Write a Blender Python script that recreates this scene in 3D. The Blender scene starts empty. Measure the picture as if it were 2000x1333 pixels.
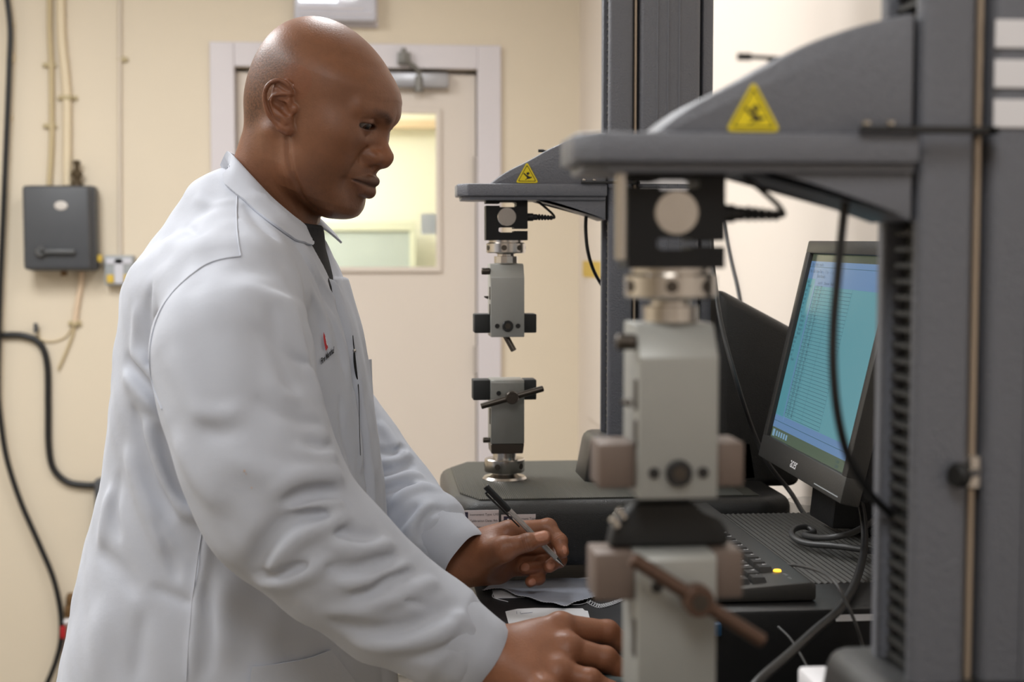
import bpy, bmesh, math, random
import numpy as np
from mathutils import Vector, Matrix

C = bpy.context.scene.collection
R = math.radians
random.seed(7)

# ------------------------------------------------------------------ camera
FPX = 2778.0                      # 50 mm lens on a 36 mm sensor, 2000 px wide
TH, PI_ = R(5.5), R(3.53)         # the camera looks 5.5 deg to the right of the bench line and 3.5 deg down
CAM = np.array((0.0, 0.0, 1.35))
RIGHT = np.array((math.cos(TH), -math.sin(TH), 0.0))
FWDH = np.array((math.sin(TH), math.cos(TH), 0.0))
FWD = FWDH * math.cos(PI_) + np.array((0, 0, -math.sin(PI_)))
UPC = FWDH * math.sin(PI_) + np.array((0, 0, math.cos(PI_)))
cam_data = bpy.data.cameras.new('camera')
cam = bpy.data.objects.new('camera', cam_data); C.objects.link(cam)
cam.location = CAM; cam.rotation_euler = (math.pi / 2 - PI_, 0, -TH)
cam_data.sensor_width = 36; cam_data.lens = 50.0; cam_data.clip_start = 0.05
cam_data.dof.use_dof = True
cam_data.dof.focus_distance = 1.66
cam_data.dof.aperture_fstop = 5.6
bpy.context.scene.camera = cam

def ray(px, py):
    return RIGHT * ((px - 1000) / FPX) + UPC * ((666.5 - py) / FPX) + FWD
def Wd(px, py, d):                # measured point of the room: depth d in front of the camera
    r = ray(px, py); return CAM + r * (d / float(r @ FWDH))
def Wy(px, py, y):
    r = ray(px, py); return CAM + r * (y / r[1])
def Wx(px, py, x):
    r = ray(px, py); return CAM + r * (x / r[0])
def Wz(px, py, z):
    r = ray(px, py); return CAM + r * ((z - CAM[2]) / r[2])

# ------------------------------------------------------------------ world, lights, exposure
sc = bpy.context.scene
sc.view_settings.view_transform = 'Standard'
sc.view_settings.look = 'None'
sc.view_settings.gamma = 1.0
sc.view_settings.use_curve_mapping = False
sc.view_settings.exposure = 0.0
sc.cycles.use_denoising = True
sc.cycles.max_bounces = 8
sc.cycles.diffuse_bounces = 4
sc.cycles.sample_clamp_indirect = 6.0
world = bpy.data.worlds.new('world'); sc.world = world
world.use_nodes = True
world.node_tree.nodes['Background'].inputs[0].default_value = (0.9, 0.95, 1.0, 1)
world.node_tree.nodes['Background'].inputs[1].default_value = 0.3

CEIL, FL = 2.62, -0.06
LAMPS = [  # x, y, sx, sy, watts   (ceiling fluorescent panels)
    (-1.15, 2.75, 0.55, 1.15, 42),
    (-1.5, 1.3, 0.55, 1.15, 22),
    (0.05, 2.75, 0.30, 1.15, 18),
    (-0.15, -0.45, 0.55, 1.15, 17),
    (-2.6, 2.0, 0.55, 1.15, 14),
]
def area_light(name, loc, sx, sy, w, col=(0.97, 0.985, 1.0), rot=(0, 0, 0)):
    l = bpy.data.lights.new(name, 'AREA'); l.shape = 'RECTANGLE'; l.size = sx; l.size_y = sy
    l.energy = w; l.color = col
    o = bpy.data.objects.new(name, l); C.objects.link(o); o.location = loc; o.rotation_euler = rot
    return o
for i, (x, y, sx, sy, w) in enumerate(LAMPS):
    area_light('ceiling_lamp_light', (x, y, CEIL - 0.055), sx, sy, w)
area_light('corridor_lamp_light', (-1.0, 6.2, CEIL - 0.1), 0.5, 1.0, 58, (1, 0.98, 0.92))

# ------------------------------------------------------------------ helpers: materials
def new_mat(name):
    m = bpy.data.materials.new(name); m.use_nodes = True
    nt = m.node_tree; b = nt.nodes['Principled BSDF']
    return m, nt, b
def srgb(r, g, b):
    f = lambda c: (c / 255 / 12.92) if c / 255 <= 0.04045 else ((c / 255 + 0.055) / 1.055) ** 2.4
    return (f(r), f(g), f(b), 1)
def mat(name, col, rough=0.5, metal=0.0, spec=0.5, noise=0.0, nscale=20.0, bump=0.0, bscale=200.0, coat=0.0):
    m, nt, b = new_mat(name)
    b.inputs['Base Color'].default_value = col
    b.inputs['Roughness'].default_value = rough
    b.inputs['Metallic'].default_value = metal
    b.inputs['Specular IOR Level'].default_value = spec
    if coat: b.inputs['Coat Weight'].default_value = coat
    tc = nt.nodes.new('ShaderNodeTexCoord')
    if noise:
        n = nt.nodes.new('ShaderNodeTexNoise'); n.inputs['Scale'].default_value = nscale; n.inputs['Detail'].default_value = 5
        nt.links.new(tc.outputs['Object'], n.inputs['Vector'])
        mx = nt.nodes.new('ShaderNodeMix'); mx.data_type = 'RGBA'
        mx.inputs['A'].default_value = tuple(c * (1 - noise) for c in col[:3]) + (1,)
        mx.inputs['B'].default_value = tuple(min(1, c * (1 + noise)) for c in col[:3]) + (1,)
        nt.links.new(n.outputs['Fac'], mx.inputs['Factor'])
        nt.links.new(mx.outputs['Result'], b.inputs['Base Color'])
    if bump:
        n2 = nt.nodes.new('ShaderNodeTexNoise'); n2.inputs['Scale'].default_value = bscale; n2.inputs['Detail'].default_value = 3
        nt.links.new(tc.outputs['Object'], n2.inputs['Vector'])
        bp = nt.nodes.new('ShaderNodeBump'); bp.inputs['Strength'].default_value = bump; bp.inputs['Distance'].default_value = 0.002
        nt.links.new(n2.outputs['Fac'], bp.inputs['Height']); nt.links.new(bp.outputs['Normal'], b.inputs['Normal'])
    return m
def emat(name, col, strength):
    m, nt, b = new_mat(name)
    b.inputs['Base Color'].default_value = (0.02, 0.02, 0.02, 1)
    b.inputs['Emission Color'].default_value = col
    b.inputs['Emission Strength'].default_value = strength
    b.inputs['Roughness'].default_value = 0.25
    return m

M = {}
M['wall'] = mat('wall_paint', srgb(222, 209, 187), 0.6, noise=0.04, nscale=3, bump=0.06, bscale=60)
M['wall_pale'] = mat('pale_wall_paint', srgb(228, 217, 206), 0.55, noise=0.02, nscale=3, bump=0.05, bscale=60)
M['ceiling'] = mat('ceiling_paint', srgb(235, 232, 225), 0.8, noise=0.02)
M['floor'] = mat('floor_vinyl', srgb(120, 116, 110), 0.45, noise=0.12, nscale=30)
M['door'] = mat('door_paint', srgb(219, 208, 196), 0.45, noise=0.02, nscale=4)
M['frame'] = mat('gloss_white_paint', srgb(214, 208, 211), 0.35, noise=0.02, nscale=4)
M['corridor'] = mat('corridor_paint', srgb(246, 243, 226), 0.7)
M['machine'] = mat('grey_powder_coat', srgb(108, 110, 117), 0.38, noise=0.03, nscale=90, bump=0.5, bscale=480)
M['black_plastic'] = mat('black_textured_plastic', srgb(36, 36, 35), 0.36, noise=0.1, nscale=60, bump=0.4, bscale=850)
M['black_smooth'] = mat('black_smooth_plastic', srgb(26, 26, 27), 0.4, bump=0.1, bscale=300)
M['rubber'] = mat('black_rubber', srgb(20, 20, 20), 0.6, bump=0.1, bscale=200)
M['cell'] = mat('black_anodised', srgb(13, 13, 14), 0.5, spec=0.3)
M['steel'] = mat('machined_steel', srgb(196, 191, 185), 0.24, metal=1.0, noise=0.08, nscale=60)
M['steel_dark'] = mat('dark_steel', srgb(84, 78, 72), 0.38, metal=0.9, noise=0.1, nscale=80)
M['alu'] = mat('grey_anodised_alu', srgb(158, 158, 153), 0.42, metal=0.2, noise=0.03, nscale=70)
M['alu_dark'] = mat('worn_grey_alu', srgb(138, 138, 133), 0.4, metal=0.35, noise=0.1, nscale=50)
M['jaw_brown'] = mat('bronze_jaw', srgb(110, 95, 86), 0.5, metal=0.15, noise=0.06, nscale=50)
M['jaw_black'] = mat('rubber_jaw', srgb(34, 35, 34), 0.7)
M['cable'] = mat('cable_sheath', srgb(24, 24, 25), 0.42)
M['cable_grey'] = mat('grey_cable_sheath', srgb(60, 60, 60), 0.45)
M['yellow'] = mat('warning_yellow', srgb(236, 212, 20), 0.5)
M['ink'] = mat('black_ink', srgb(22, 22, 24), 0.6)
M['white'] = mat('white_print', srgb(232, 230, 232), 0.5)
M['paper'] = mat('white_paper', srgb(238, 239, 243), 0.8, noise=0.02, nscale=30)
M['bench'] = mat('dark_bench_laminate', srgb(38, 38, 41), 0.5, noise=0.25, nscale=25, bump=0.1, bscale=90)
M['bench_edge'] = mat('cream_bench_panel', srgb(196, 182, 156), 0.5)
M['monitor'] = mat('monitor_bezel', srgb(58, 57, 55), 0.42, bump=0.1, bscale=500)
M['box_grey'] = mat('grey_switch_enclosure', srgb(72, 74, 78), 0.45, noise=0.05, nscale=30)
M['conduit'] = mat('cream_conduit', srgb(224, 208, 178), 0.5)
M['copper'] = mat('aged_brass', srgb(120, 92, 60), 0.5, metal=0.5)
M['red'] = mat('red_plastic', srgb(178, 26, 34), 0.5)
M['grey_box'] = mat('grey_plastic', srgb(158, 162, 164), 0.5)
M['amber'] = mat('amber_plastic', srgb(214, 180, 70), 0.5)

# ------------------------------------------------------------------ helpers: meshes and objects
def world_loc(o):
    v = Vector((0, 0, 0))
    while o is not None:
        v += o.location; o = o.parent
    return v
def thing(name, label, cat, loc=(0, 0, 0), group=None, kind=None):
    o = bpy.data.objects.new(name, None); C.objects.link(o)
    o.empty_display_size = 0.05
    o.location = Vector([float(c) for c in loc]); tag(o, label, cat, group, kind)
    return o
def tag(o, label=None, cat=None, group=None, kind=None):
    if label: o['label'] = label
    if cat: o['category'] = cat
    if group: o['group'] = group
    if kind: o['kind'] = kind
    return o
def obj(name, bm, m, parent=None, smooth=None, origin=None, label=None):
    """link a bmesh (room coordinates) as one mesh object; smooth = auto-smooth angle in degrees"""
    off = world_loc(parent) if parent is not None else (Vector(origin) if origin is not None else Vector((0, 0, 0)))
    bmesh.ops.translate(bm, verts=bm.verts, vec=-off)
    bmesh.ops.recalc_face_normals(bm, faces=bm.faces)
    me = bpy.data.meshes.new(name)
    if smooth is not None:
        ang = math.radians(smooth)
        for f in bm.faces: f.smooth = True
        for e in bm.edges:
            if len(e.link_faces) == 2 and e.calc_face_angle(0) > ang: e.smooth = False
    bm.to_mesh(me); bm.free()
    for x in (m if isinstance(m, (list, tuple)) else [m]): me.materials.append(x)
    o = bpy.data.objects.new(name, me); C.objects.link(o)
    if parent is not None: o.parent = parent
    else: o.location = off
    if label: o['label'] = label
    return o
def dupl(o, loc, parent=None):
    c = o.copy(); C.objects.link(c); c.location = Vector(loc)
    if parent is not None: c.parent = parent
    return c
def NB(): return bmesh.new()
def _add(bm, tmp, mi=0):
    me = bpy.data.meshes.new('tmp')
    for f in tmp.faces: f.material_index = mi
    tmp.to_mesh(me); tmp.free(); bm.from_mesh(me); bpy.data.meshes.remove(me)
def box(bm, x0, x1, y0, y1, z0, z1, bev=0.0, seg=2, mi=0, mtx=None):
    t = bmesh.new(); bmesh.ops.create_cube(t, size=1)
    bmesh.ops.scale(t, vec=(x1 - x0, y1 - y0, z1 - z0), verts=t.verts)
    bmesh.ops.translate(t, vec=((x0 + x1) / 2, (y0 + y1) / 2, (z0 + z1) / 2), verts=t.verts)
    if bev: bmesh.ops.bevel(t, geom=list(t.edges), offset=bev, segments=seg, affect='EDGES', profile=0.5)
    if mtx is not None: bmesh.ops.transform(t, matrix=mtx, verts=t.verts)
    _add(bm, t, mi); return bm
def frame_to(a, b):
    """matrix that takes local z onto a->b"""
    a = Vector([float(c) for c in a]); b = Vector([float(c) for c in b]); d = (b - a)
    q = d.to_track_quat('Z', 'Y')
    return Matrix.Translation(a) @ q.to_matrix().to_4x4(), d.length
def cyl(bm, a, b, r0, r1=None, seg=24, bev=0.0, mi=0):
    r1 = r0 if r1 is None else r1
    m, L = frame_to(a, b)
    prof = [(0, 0), (r0 - bev, 0), (r0, bev), (r1, L - bev), (r1 - bev, L), (0, L)] if bev else [(0, 0), (r0, 0), (r1, L), (0, L)]
    return lathe(bm, prof, m, seg, mi)
def lathe(bm, prof, m=Matrix.Identity(4), seg=32, mi=0):
    t = bmesh.new(); rings = []
    for r, z in prof:
        if r <= 1e-7: rings.append([t.verts.new((0, 0, z))])
        else: rings.append([t.verts.new((r * math.cos(2 * math.pi * i / seg), r * math.sin(2 * math.pi * i / seg), z)) for i in range(seg)])
    for A, B in zip(rings, rings[1:]):
        n = max(len(A), len(B))
        for i in range(n):
            j = (i + 1) % n
            if len(A) == 1 and len(B) == 1: continue
            if len(A) == 1: t.faces.new((A[0], B[j], B[i]))
            elif len(B) == 1: t.faces.new((A[i], A[j], B[0]))
            else: t.faces.new((A[i], A[j], B[j], B[i]))
    bmesh.ops.transform(t, matrix=m, verts=t.verts)
    _add(bm, t, mi); return bm
def prism(bm, poly, axis, lo, hi, bev=0.0, seg=2, mi=0):
    """polygon extruded along an axis: poly holds the two other coordinates in x,y,z order"""
    t = bmesh.new()
    def P(p, c):
        return {'x': (c, p[0], p[1]), 'y': (p[0], c, p[1]), 'z': (p[0], p[1], c)}[axis]
    A = [t.verts.new(P(p, lo)) for p in poly]; B = [t.verts.new(P(p, hi)) for p in poly]
    n = len(poly)
    t.faces.new(A); t.faces.new(B[::-1])
    for i in range(n): t.faces.new((A[i], B[i], B[(i + 1) % n], A[(i + 1) % n]))
    bmesh.ops.recalc_face_normals(t, faces=t.faces)
    if bev:
        es = [e for e in t.edges if e.calc_face_angle(0) > 0.5]
        bmesh.ops.bevel(t, geom=es, offset=bev, segments=seg, affect='EDGES', profile=0.5)
    _add(bm, t, mi); return bm
def spline(pts, n=8, closed=False):
    P = [np.array(p, float) for p in pts]; out = []
    N = len(P)
    for i in range(N if closed else N - 1):
        p0 = P[i - 1] if (i > 0 or closed) else 2 * P[0] - P[1]
        p1, p2 = P[i], P[(i + 1) % N]
        p3 = P[(i + 2) % N] if (i + 2 < N or closed) else 2 * P[-1] - P[-2]
        for k in range(n):
            t = k / n
            out.append(0.5 * ((2 * p1) + (-p0 + p2) * t + (2 * p0 - 5 * p1 + 4 * p2 - p3) * t * t + (-p0 + 3 * p1 - 3 * p2 + p3) * t ** 3))
    if not closed: out.append(P[-1])
    return out
def tube(bm, pts, r, seg=10, smooth_n=8, mi=0, cap=True):
    path = spline(pts, smooth_n) if smooth_n > 1 else [np.array(p, float) for p in pts]
    rs = r if callable(r) else (lambda t: r)
    t = bmesh.new(); rings = []; n = len(path)
    up = Vector((0.13, 0.31, 0.94)); prev = None
    for i, p in enumerate(path):
        d = Vector(path[min(i + 1, n - 1)] - path[max(i - 1, 0)])
        if d.length < 1e-9: d = Vector((0, 0, 1))
        d.normalize()
        if prev is None:
            s = d.cross(up if abs(d.dot(up)) < 0.95 else Vector((1, 0, 0))).normalized()
        else:
            s = (prev - d * prev.dot(d)).normalized()
        prev = s; w = d.cross(s); rr = rs(i / max(1, n - 1))
        rings.append([t.verts.new(Vector(p) + (s * math.cos(2 * math.pi * k / seg) + w * math.sin(2 * math.pi * k / seg)) * rr) for k in range(seg)])
    for A, B in zip(rings, rings[1:]):
        for k in range(seg): t.faces.new((A[k], A[(k + 1) % seg], B[(k + 1) % seg], B[k]))
    if cap: t.faces.new(rings[0][::-1]); t.faces.new(rings[-1])
    _add(bm, t, mi); return bm
def quad(bm, pts, mi=0):
    f = bm.faces.new([bm.verts.new(Vector([float(c) for c in p])) for p in pts]); f.material_index = mi
    return bm
def text_bm(s, size, m, align='LEFT', depth=0.0, spacing=1.0, line=1.0, mi=0, bm=None, bold=0.0):
    """lettering as flat mesh; m places the text plane (x right, y up)"""
    cu = bpy.data.curves.new('t', 'FONT'); cu.body = s; cu.size = size; cu.align_x = align
    cu.extrude = depth; cu.space_character = spacing; cu.space_line = line; cu.offset = bold; cu.resolution_u = 3
    o = bpy.data.objects.new('t', cu); C.objects.link(o)
    dg = bpy.context.evaluated_depsgraph_get()
    me = bpy.data.meshes.new_from_object(o.evaluated_get(dg))
    bpy.data.objects.remove(o); bpy.data.curves.remove(cu)
    t = bmesh.new(); t.from_mesh(me); bpy.data.meshes.remove(me)
    bmesh.ops.transform(t, matrix=m, verts=t.verts)
    bm = bm or bmesh.new(); _add(bm, t, mi); return bm
def basis(o, ex, ey):
    ex = Vector([float(c) for c in ex]).normalized(); ey = Vector([float(c) for c in ey]); ey = (ey - ex * ey.dot(ex)).normalized(); ez = ex.cross(ey)
    m = Matrix((ex, ey, ez)).transposed().to_4x4(); m.translation = Vector([float(c) for c in o]); return m
# ------------------------------------------------------------------ the room shell
YB, XR, XL, YF = 4.65, 0.669, -3.3, -2.2
def struct(name, bm, m, parent=None, smooth=None):
    o = obj(name, bm, m, parent, smooth)
    if parent is None: o['kind'] = 'structure'
    return o
def pb(px, py, y=YB): return Wy(px, py, y)
DX0, DX1, DZ1 = -0.442, 0.334, 1.945           # door opening
bm = NB()
box(bm, XL - 0.1, DX0, YB, YB + 0.12, FL, CEIL); box(bm, DX1, XR + 0.1, YB, YB + 0.12, FL, CEIL); box(bm, DX0, DX1, YB, YB + 0.12, DZ1, CEIL)
struct('wall_back', bm, M['wall'])
struct('wall_right', box(NB(), XR, XR + 0.1, YF, YB, FL, CEIL), M['wall_pale'])
struct('wall_left', box(NB(), XL - 0.1, XL, YF, YB, FL, CEIL), M['wall'])
struct('wall_front', box(NB(), XL - 0.1, XR + 0.1, YF - 0.1, YF, FL, CEIL), M['wall_pale'])
struct('floor', box(NB(), XL - 0.1, XR + 0.1, YF - 0.1, 7.2, FL - 0.05, FL), M['floor'])
struct('ceiling', box(NB(), XL - 0.1, XR + 0.1, YF - 0.1, 7.2, CEIL, CEIL + 0.05), M['ceiling'])
# white sheet cladding on the right wall above the bench
struct('trim_1', box(NB(), XR - 0.006, XR, 0.3, 4.42, 0.835, 2.3, 0.002), M['wall_pale'])
# corridor beyond the door
bm = NB()
box(bm, -1.7, 1.5, 6.9, 7.0, FL, CEIL); box(bm, -1.7, -1.6, YB + 0.12, 6.9, FL, CEIL); box(bm, 1.4, 1.5, YB + 0.12, 6.9, FL, CEIL)
struct('wall_corridor', bm, M['corridor'])
a, b = Wy(600, 452, 6.88), Wy(800, 545, 6.88)
M['board'] = mat('grey_green_board', srgb(196, 206, 205), 0.5, noise=0.06, nscale=6)
cb = thing('corridor_screen', 'grey green screen board in the corridor seen through the door window', 'screen', (-0.1, 6.8, FL))
obj('board_panel', box(NB(), a[0], b[0], 6.78, 6.82, 0.62, a[2], 0.006), M['board'], cb)
bm = box(NB(), a[0] - .02, b[0] + .025, 6.77, 6.83, a[2], a[2] + 0.05, 0.004)
box(bm, b[0], b[0] + .03, 6.77, 6.83, FL, a[2], 0.004); box(bm, a[0] - .03, a[0], 6.77, 6.83, FL, a[2], 0.004)
M['sage'] = mat('pale_sage_paint', srgb(232, 234, 214), 0.5)
obj('board_frame', bm, M['sage'], cb)
bm = box(NB(), -1.6, 1.4, 6.84, 6.9, Wy(800, 250, 6.84)[2], Wy(800, 234, 6.84)[2], 0.004)
M['peach'] = mat('peach_rail_paint', srgb(240, 214, 180), 0.5)
struct('trim_2', bm, M['peach'])

# ------------------------------------------------------------------ door 1
door = thing('door_1', 'off-white door with a tall glazed panel and overhead closer', 'door', ((DX0 + DX1) / 2, YB + 0.03, FL), kind='structure')
LX0, LX1 = DX0 + 0.003, DX1 - 0.003
wx0, wx1, wz0, wz1 = -0.24, 0.204, 1.302, 1.808   # glazed opening
bm = NB()
for a in ((LX0, wx0, FL + .01, DZ1 - 0.012), (wx1, LX1, FL + .01, DZ1 - 0.012), (wx0, wx1, FL + .01, wz0), (wx0, wx1, wz1, DZ1 - 0.012)):
    box(bm, a[0], a[1], YB + 0.03, YB + 0.074, a[2], a[3])
obj('door_leaf', bm, M['door'], door)
bm = NB(); g = 0.014
box(bm, wx0 - g, wx0 + 0.004, YB + 0.018, YB + 0.03, wz0 - g, wz1 + g, 0.003); box(bm, wx1 - 0.004, wx1 + g, YB + 0.018, YB + 0.03, wz0 - g, wz1 + g, 0.003)
box(bm, wx0, wx1, YB + 0.018, YB + 0.03, wz0 - g, wz0 + 0.004, 0.003); box(bm, wx0, wx1, YB + 0.018, YB + 0.03, wz1 - 0.004, wz1 + g, 0.003)
obj('glazing_bead', bm, M['door'], door)
mg, nt, b = new_mat('door_glass'); b.inputs['Transmission Weight'].default_value = 1.0; b.inputs['Roughness'].default_value = 0.0; b.inputs['IOR'].default_value = 1.02
b.inputs['Base Color'].default_value = (0.97, 1, 0.98, 1)
M['glass'] = mg
obj('pane', box(NB(), wx0, wx1, YB + 0.048, YB + 0.054, wz0, wz1), mg, door)
bm = NB(); fw = 0.077
box(bm, DX0 - fw, DX0, YB - 0.02, YB + 0.09, FL, DZ1 + fw, 0.004); box(bm, DX1, DX1 + fw, YB - 0.02, YB + 0.09, FL, DZ1 + fw, 0.004)
box(bm, DX0, DX1, YB - 0.018, YB + 0.09, DZ1, DZ1 + fw, 0.003)
for q in ((DX0, DX0 + .03, FL, DZ1), (DX1 - .03, DX1, FL, DZ1), (DX0, DX1, DZ1 - .03, DZ1)): box(bm, q[0], q[1], YB + .076, YB + .1, q[2], q[3])
obj('door_frame', bm, M['frame'], door)
# closer: body on the leaf, knuckle and arm up to the frame head
bm = NB(); a, b2 = pb(786, 142), pb(876, 172)
box(bm, a[0] - 0.06, b2[0], YB - 0.02, YB + 0.03, b2[2], a[2], 0.006)
cl = obj('door_closer', bm, mat('silver_closer', srgb(168, 168, 172), 0.35, metal=0.5), door, 40)
bm = NB(); k = pb(818, 168)
cyl(bm, (k[0], YB - 0.012, k[2] + .03), (k[0], YB - 0.012, k[2] - 0.02), 0.016, seg=16, bev=0.003)
cyl(bm, (k[0], YB - 0.012, k[2] + .03), (k[0], YB - 0.012, k[2] + 0.052), 0.011, seg=16)
e = pb(788, 118)
box(bm, e[0] - 0.02, e[0] + 0.022, YB - 0.05, YB - 0.02, e[2] - 0.018, e[2] + 0.02, 0.004)
cyl(bm, (k[0], YB - 0.03, k[2] + 0.045), (e[0], YB - 0.05, e[2]), 0.008, seg=10)
cyl(bm, (e[0], YB - 0.05, e[2] - .01), (e[0], YB - 0.05, e[2] + .032), 0.009, seg=10)
obj('closer_arm', bm, mat('grey_arm', srgb(128, 126, 122), 0.45, metal=0.4), cl, 40)
bm = NB()
for zz in (1.62, 1.0, .35): cyl(bm, (DX1 - 0.004, YB + 0.016, zz - .045), (DX1 - 0.004, YB + 0.016, zz + .045), 0.008, seg=12)
obj('hinge', bm, mat('painted_hinge', srgb(176, 166, 158), 0.5), door, 40)
# pale notice taped inside the pane
a, b2 = Wy(822, 418, YB + 0.075), Wy(853, 458, YB + 0.075)
nt_ = thing('pane_notice', 'pale blue notice sheet stuck low on the door window glass', 'notice', (a[0], YB + 0.058, b2[2]))
obj('sheet', box(NB(), a[0], wx1, YB + 0.0545, YB + 0.0555, b2[2], a[2]), M['paper'], nt_)

# ------------------------------------------------------------------ emergency light above the door
a, b2 = pb(574, -14), pb(738, 52)
sg = thing('emergency_light', 'white emergency light box above the door lintel', 'light', ((a[0] + b2[0]) / 2, YB, b2[2]))
x0, x1, z0 = a[0], b2[0], b2[2] + .006
obj('light_body', box(NB(), x0, x1, YB - 0.02, YB, z0 - .012, z0 + .125, 0.004), M['frame'], sg)
obj('diffuser', box(NB(), x0 + .004, x1 - .004, YB - 0.075, YB - 0.02, z0, z0 + .118, 0.012, 3), mat('prismatic_diffuser', srgb(206, 206, 216), 0.12, noise=0.1, nscale=14), sg, 40)
bm = box(NB(), x0 + .02, x0 + .22, YB - 0.079, YB - 0.0745, z0 + .034, z0 + .04, .001); box(bm, x0 + .02, x1 - .02, YB - 0.079, YB - 0.0745, z0 + .018, z0 + .022, .001)
obj('diffuser_rib', bm, M['frame'], sg)
obj('tube', box(NB(), x0 + .02, x0 + .14, YB - .0785, YB - .0745, z0 + .055, z0 + .1, .0018), emat('lit_tube', (0.95, 0.97, 1, 1), 2.2), sg)

# ceiling lamps (above the frame): housing and the panel the area lights shine from
for i, (x, y, sx, sy, w) in enumerate(LAMPS):
    lp = thing('ceiling_light', ['white ceiling light panel overhead left of the door', 'white ceiling light panel overhead behind the man', 'narrow white ceiling light panel overhead in front of the door', 'white ceiling light panel overhead behind the viewpoint', 'white ceiling light panel overhead at the far left'][i], 'light', (x, y, CEIL - 0.05), group='ceiling light panels')
    bm = NB()
    for q in ((x - sx / 2 - .03, x - sx / 2, y - sy / 2 - .03, y + sy / 2 + .03), (x + sx / 2, x + sx / 2 + .03, y - sy / 2 - .03, y + sy / 2 + .03),
              (x - sx / 2, x + sx / 2, y - sy / 2 - .03, y - sy / 2), (x - sx / 2, x + sx / 2, y + sy / 2, y + sy / 2 + .03)):
        box(bm, q[0], q[1], q[2], q[3], CEIL - 0.05, CEIL, .003)
    obj('light_frame', bm, M['white'], lp)
    obj('light_diffuser', box(NB(), x - sx / 2, x + sx / 2, y - sy / 2, y + sy / 2, CEIL - 0.04, CEIL - .001), emat('lamp_panel', (1, .97, .93, 1), 2.0), lp)

# ------------------------------------------------------------------ services on the back wall
a, b2 = pb(58, 364), pb(196, 529)
t = thing('switch_enclosure', 'dark grey wall switch enclosure with oval badge and lever', 'switch box', ((a[0] + b2[0]) / 2, YB, b2[2]))
obj('enclosure_body', box(NB(), a[0] + .004, b2[0], YB - 0.075, YB, b2[2], a[2], 0.012, 3), M['box_grey'], t, 40)
obj('enclosure_cover', box(NB(), a[0], b2[0] - .01, YB - 0.105, YB - 0.07, b2[2] + .004, a[2] - .002, 0.011, 3), M['box_grey'], t, 40)
bd = pb(119, 402, YB - .105)
q = NB(); lathe(q, [(0, 0), (.02, 0), (.02, .002), (.017, .004), (0, .004)], Matrix.Translation((bd[0], YB - .104, bd[2])) @ Matrix.Rotation(math.pi / 2, 4, 'X') @ Matrix.Scale(.72, 4, (0, 1, 0)), 24)
obj('badge', q, mat('silver_badge', srgb(206, 200, 194), 0.4), t, 40, label='oval pale badge')
lv = pb(80, 492, YB - .105); l2 = pb(148, 497, YB - .105)
q = cyl(NB(), (lv[0], YB - .104, lv[2]), (lv[0], YB - .122, lv[2]), .019, .016, 20, .003)
box(q, lv[0], l2[0], YB - .122, YB - .108, lv[2] - .007, lv[2] + .007, .003)
obj('lever', q, mat('lever_grey', srgb(80, 81, 82), .4), t, 40)
q = cyl(NB(), *[(pb(130, 531)[0], YB - .04, zz) for zz in (b2[2] + .002, b2[2] - .016)], .01, seg=12)
obj('blanking_plug', q, M['copper'], t, 40)
q = box(NB(), b2[0], b2[0] + .014, YB - .05, YB - .03, pb(200, 512)[2], pb(200, 498)[2], .003)
obj('locking_tab', q, M['amber'], t, label='yellow locking tab')
# small isolator with yellow switch pads
a, b2 = pb(208, 499), pb(266, 557)
t = thing('isolator_switch', 'small grey isolator with pale T shaped plate and yellow pads', 'switch', ((a[0] + b2[0]) / 2, YB, b2[2]))
obj('isolator_body', box(NB(), a[0], b2[0], YB - .045, YB, b2[2], a[2], .006), M['grey_box'], t, 40)
cx = (a[0] + b2[0]) / 2; zt = a[2]
q = box(NB(), a[0] + .006, b2[0] - .006, YB - .049, YB - .044, zt - .028, zt - .01, .002); box(q, cx - .014, cx + .014, YB - .049, YB - .044, b2[2] + .006, zt - .01, .002)
obj('face_plate', q, mat('pale_plate', srgb(206, 206, 214), .4), t)
for xx in (a[0] + .008, b2[0] - .03): obj('switch_pad', box(NB(), xx, xx + .022, YB - .05, YB - .044, b2[2] + .008, b2[2] + .034, .002), M['amber'], t)

def pipe(name, label, pts, r, m, cat='conduit', clips=(), group=None, n=6, y=None):
    if 'far left wall edge' in label: y = .034
    P = [Wy(px, py, YB - (y or r) - .002) for px, py in pts]
    o = thing(name, label, cat, P[-1], group)
    obj('pipe_run', tube(NB(), P, r, 12, n), m, o, 60)
    for px, py in clips:
        c = Wy(px, py, YB - r)
        q = box(NB(), c[0] - r * 2.3, c[0] + r * 2.3, YB - .004, YB, c[2] - .008, c[2] + .008, .001)
        box(q, c[0] - r * 1.12, c[0] + r * 1.12, YB - r * 2.2, YB, c[2] - .008, c[2] + .008, .003)
        for s in (-1, 1): cyl(q, (c[0] + s * r * 1.8, YB - .004, c[2]), (c[0] + s * r * 1.8, YB - .012, c[2]), .006, seg=10)
        obj('saddle_clip', q, M['conduit_clip'], o, 40)
    return o
M['conduit_clip'] = mat('tan_clip', srgb(186, 170, 132), .5)
M['conduit2'] = mat('tan_conduit', srgb(196, 178, 140), .5)
pipe('wall_conduit', 'slim tan conduit leftmost above the dark enclosure', [(97, -20), (97, 60), (100, 130), (101, 245), (100, 300), (96, 362)], .0085, M['conduit2'], clips=[(96, 127), (97, 246)])
pipe('wall_conduit', 'broad cream conduit entering the middle of the dark enclosure', [(118, -20), (120, 70), (127, 140), (131, 200), (131, 290), (131, 362)], .0135, M['conduit'], clips=[(131, 191)])
pipe('wall_conduit', 'thin cream conduit dropping straight to the small grey isolator', [(234, -20), (234, 120), (234, 300), (235, 499)], .006, mat('greyish_conduit', srgb(214, 202, 186), .5), clips=[(240, 116)])
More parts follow.
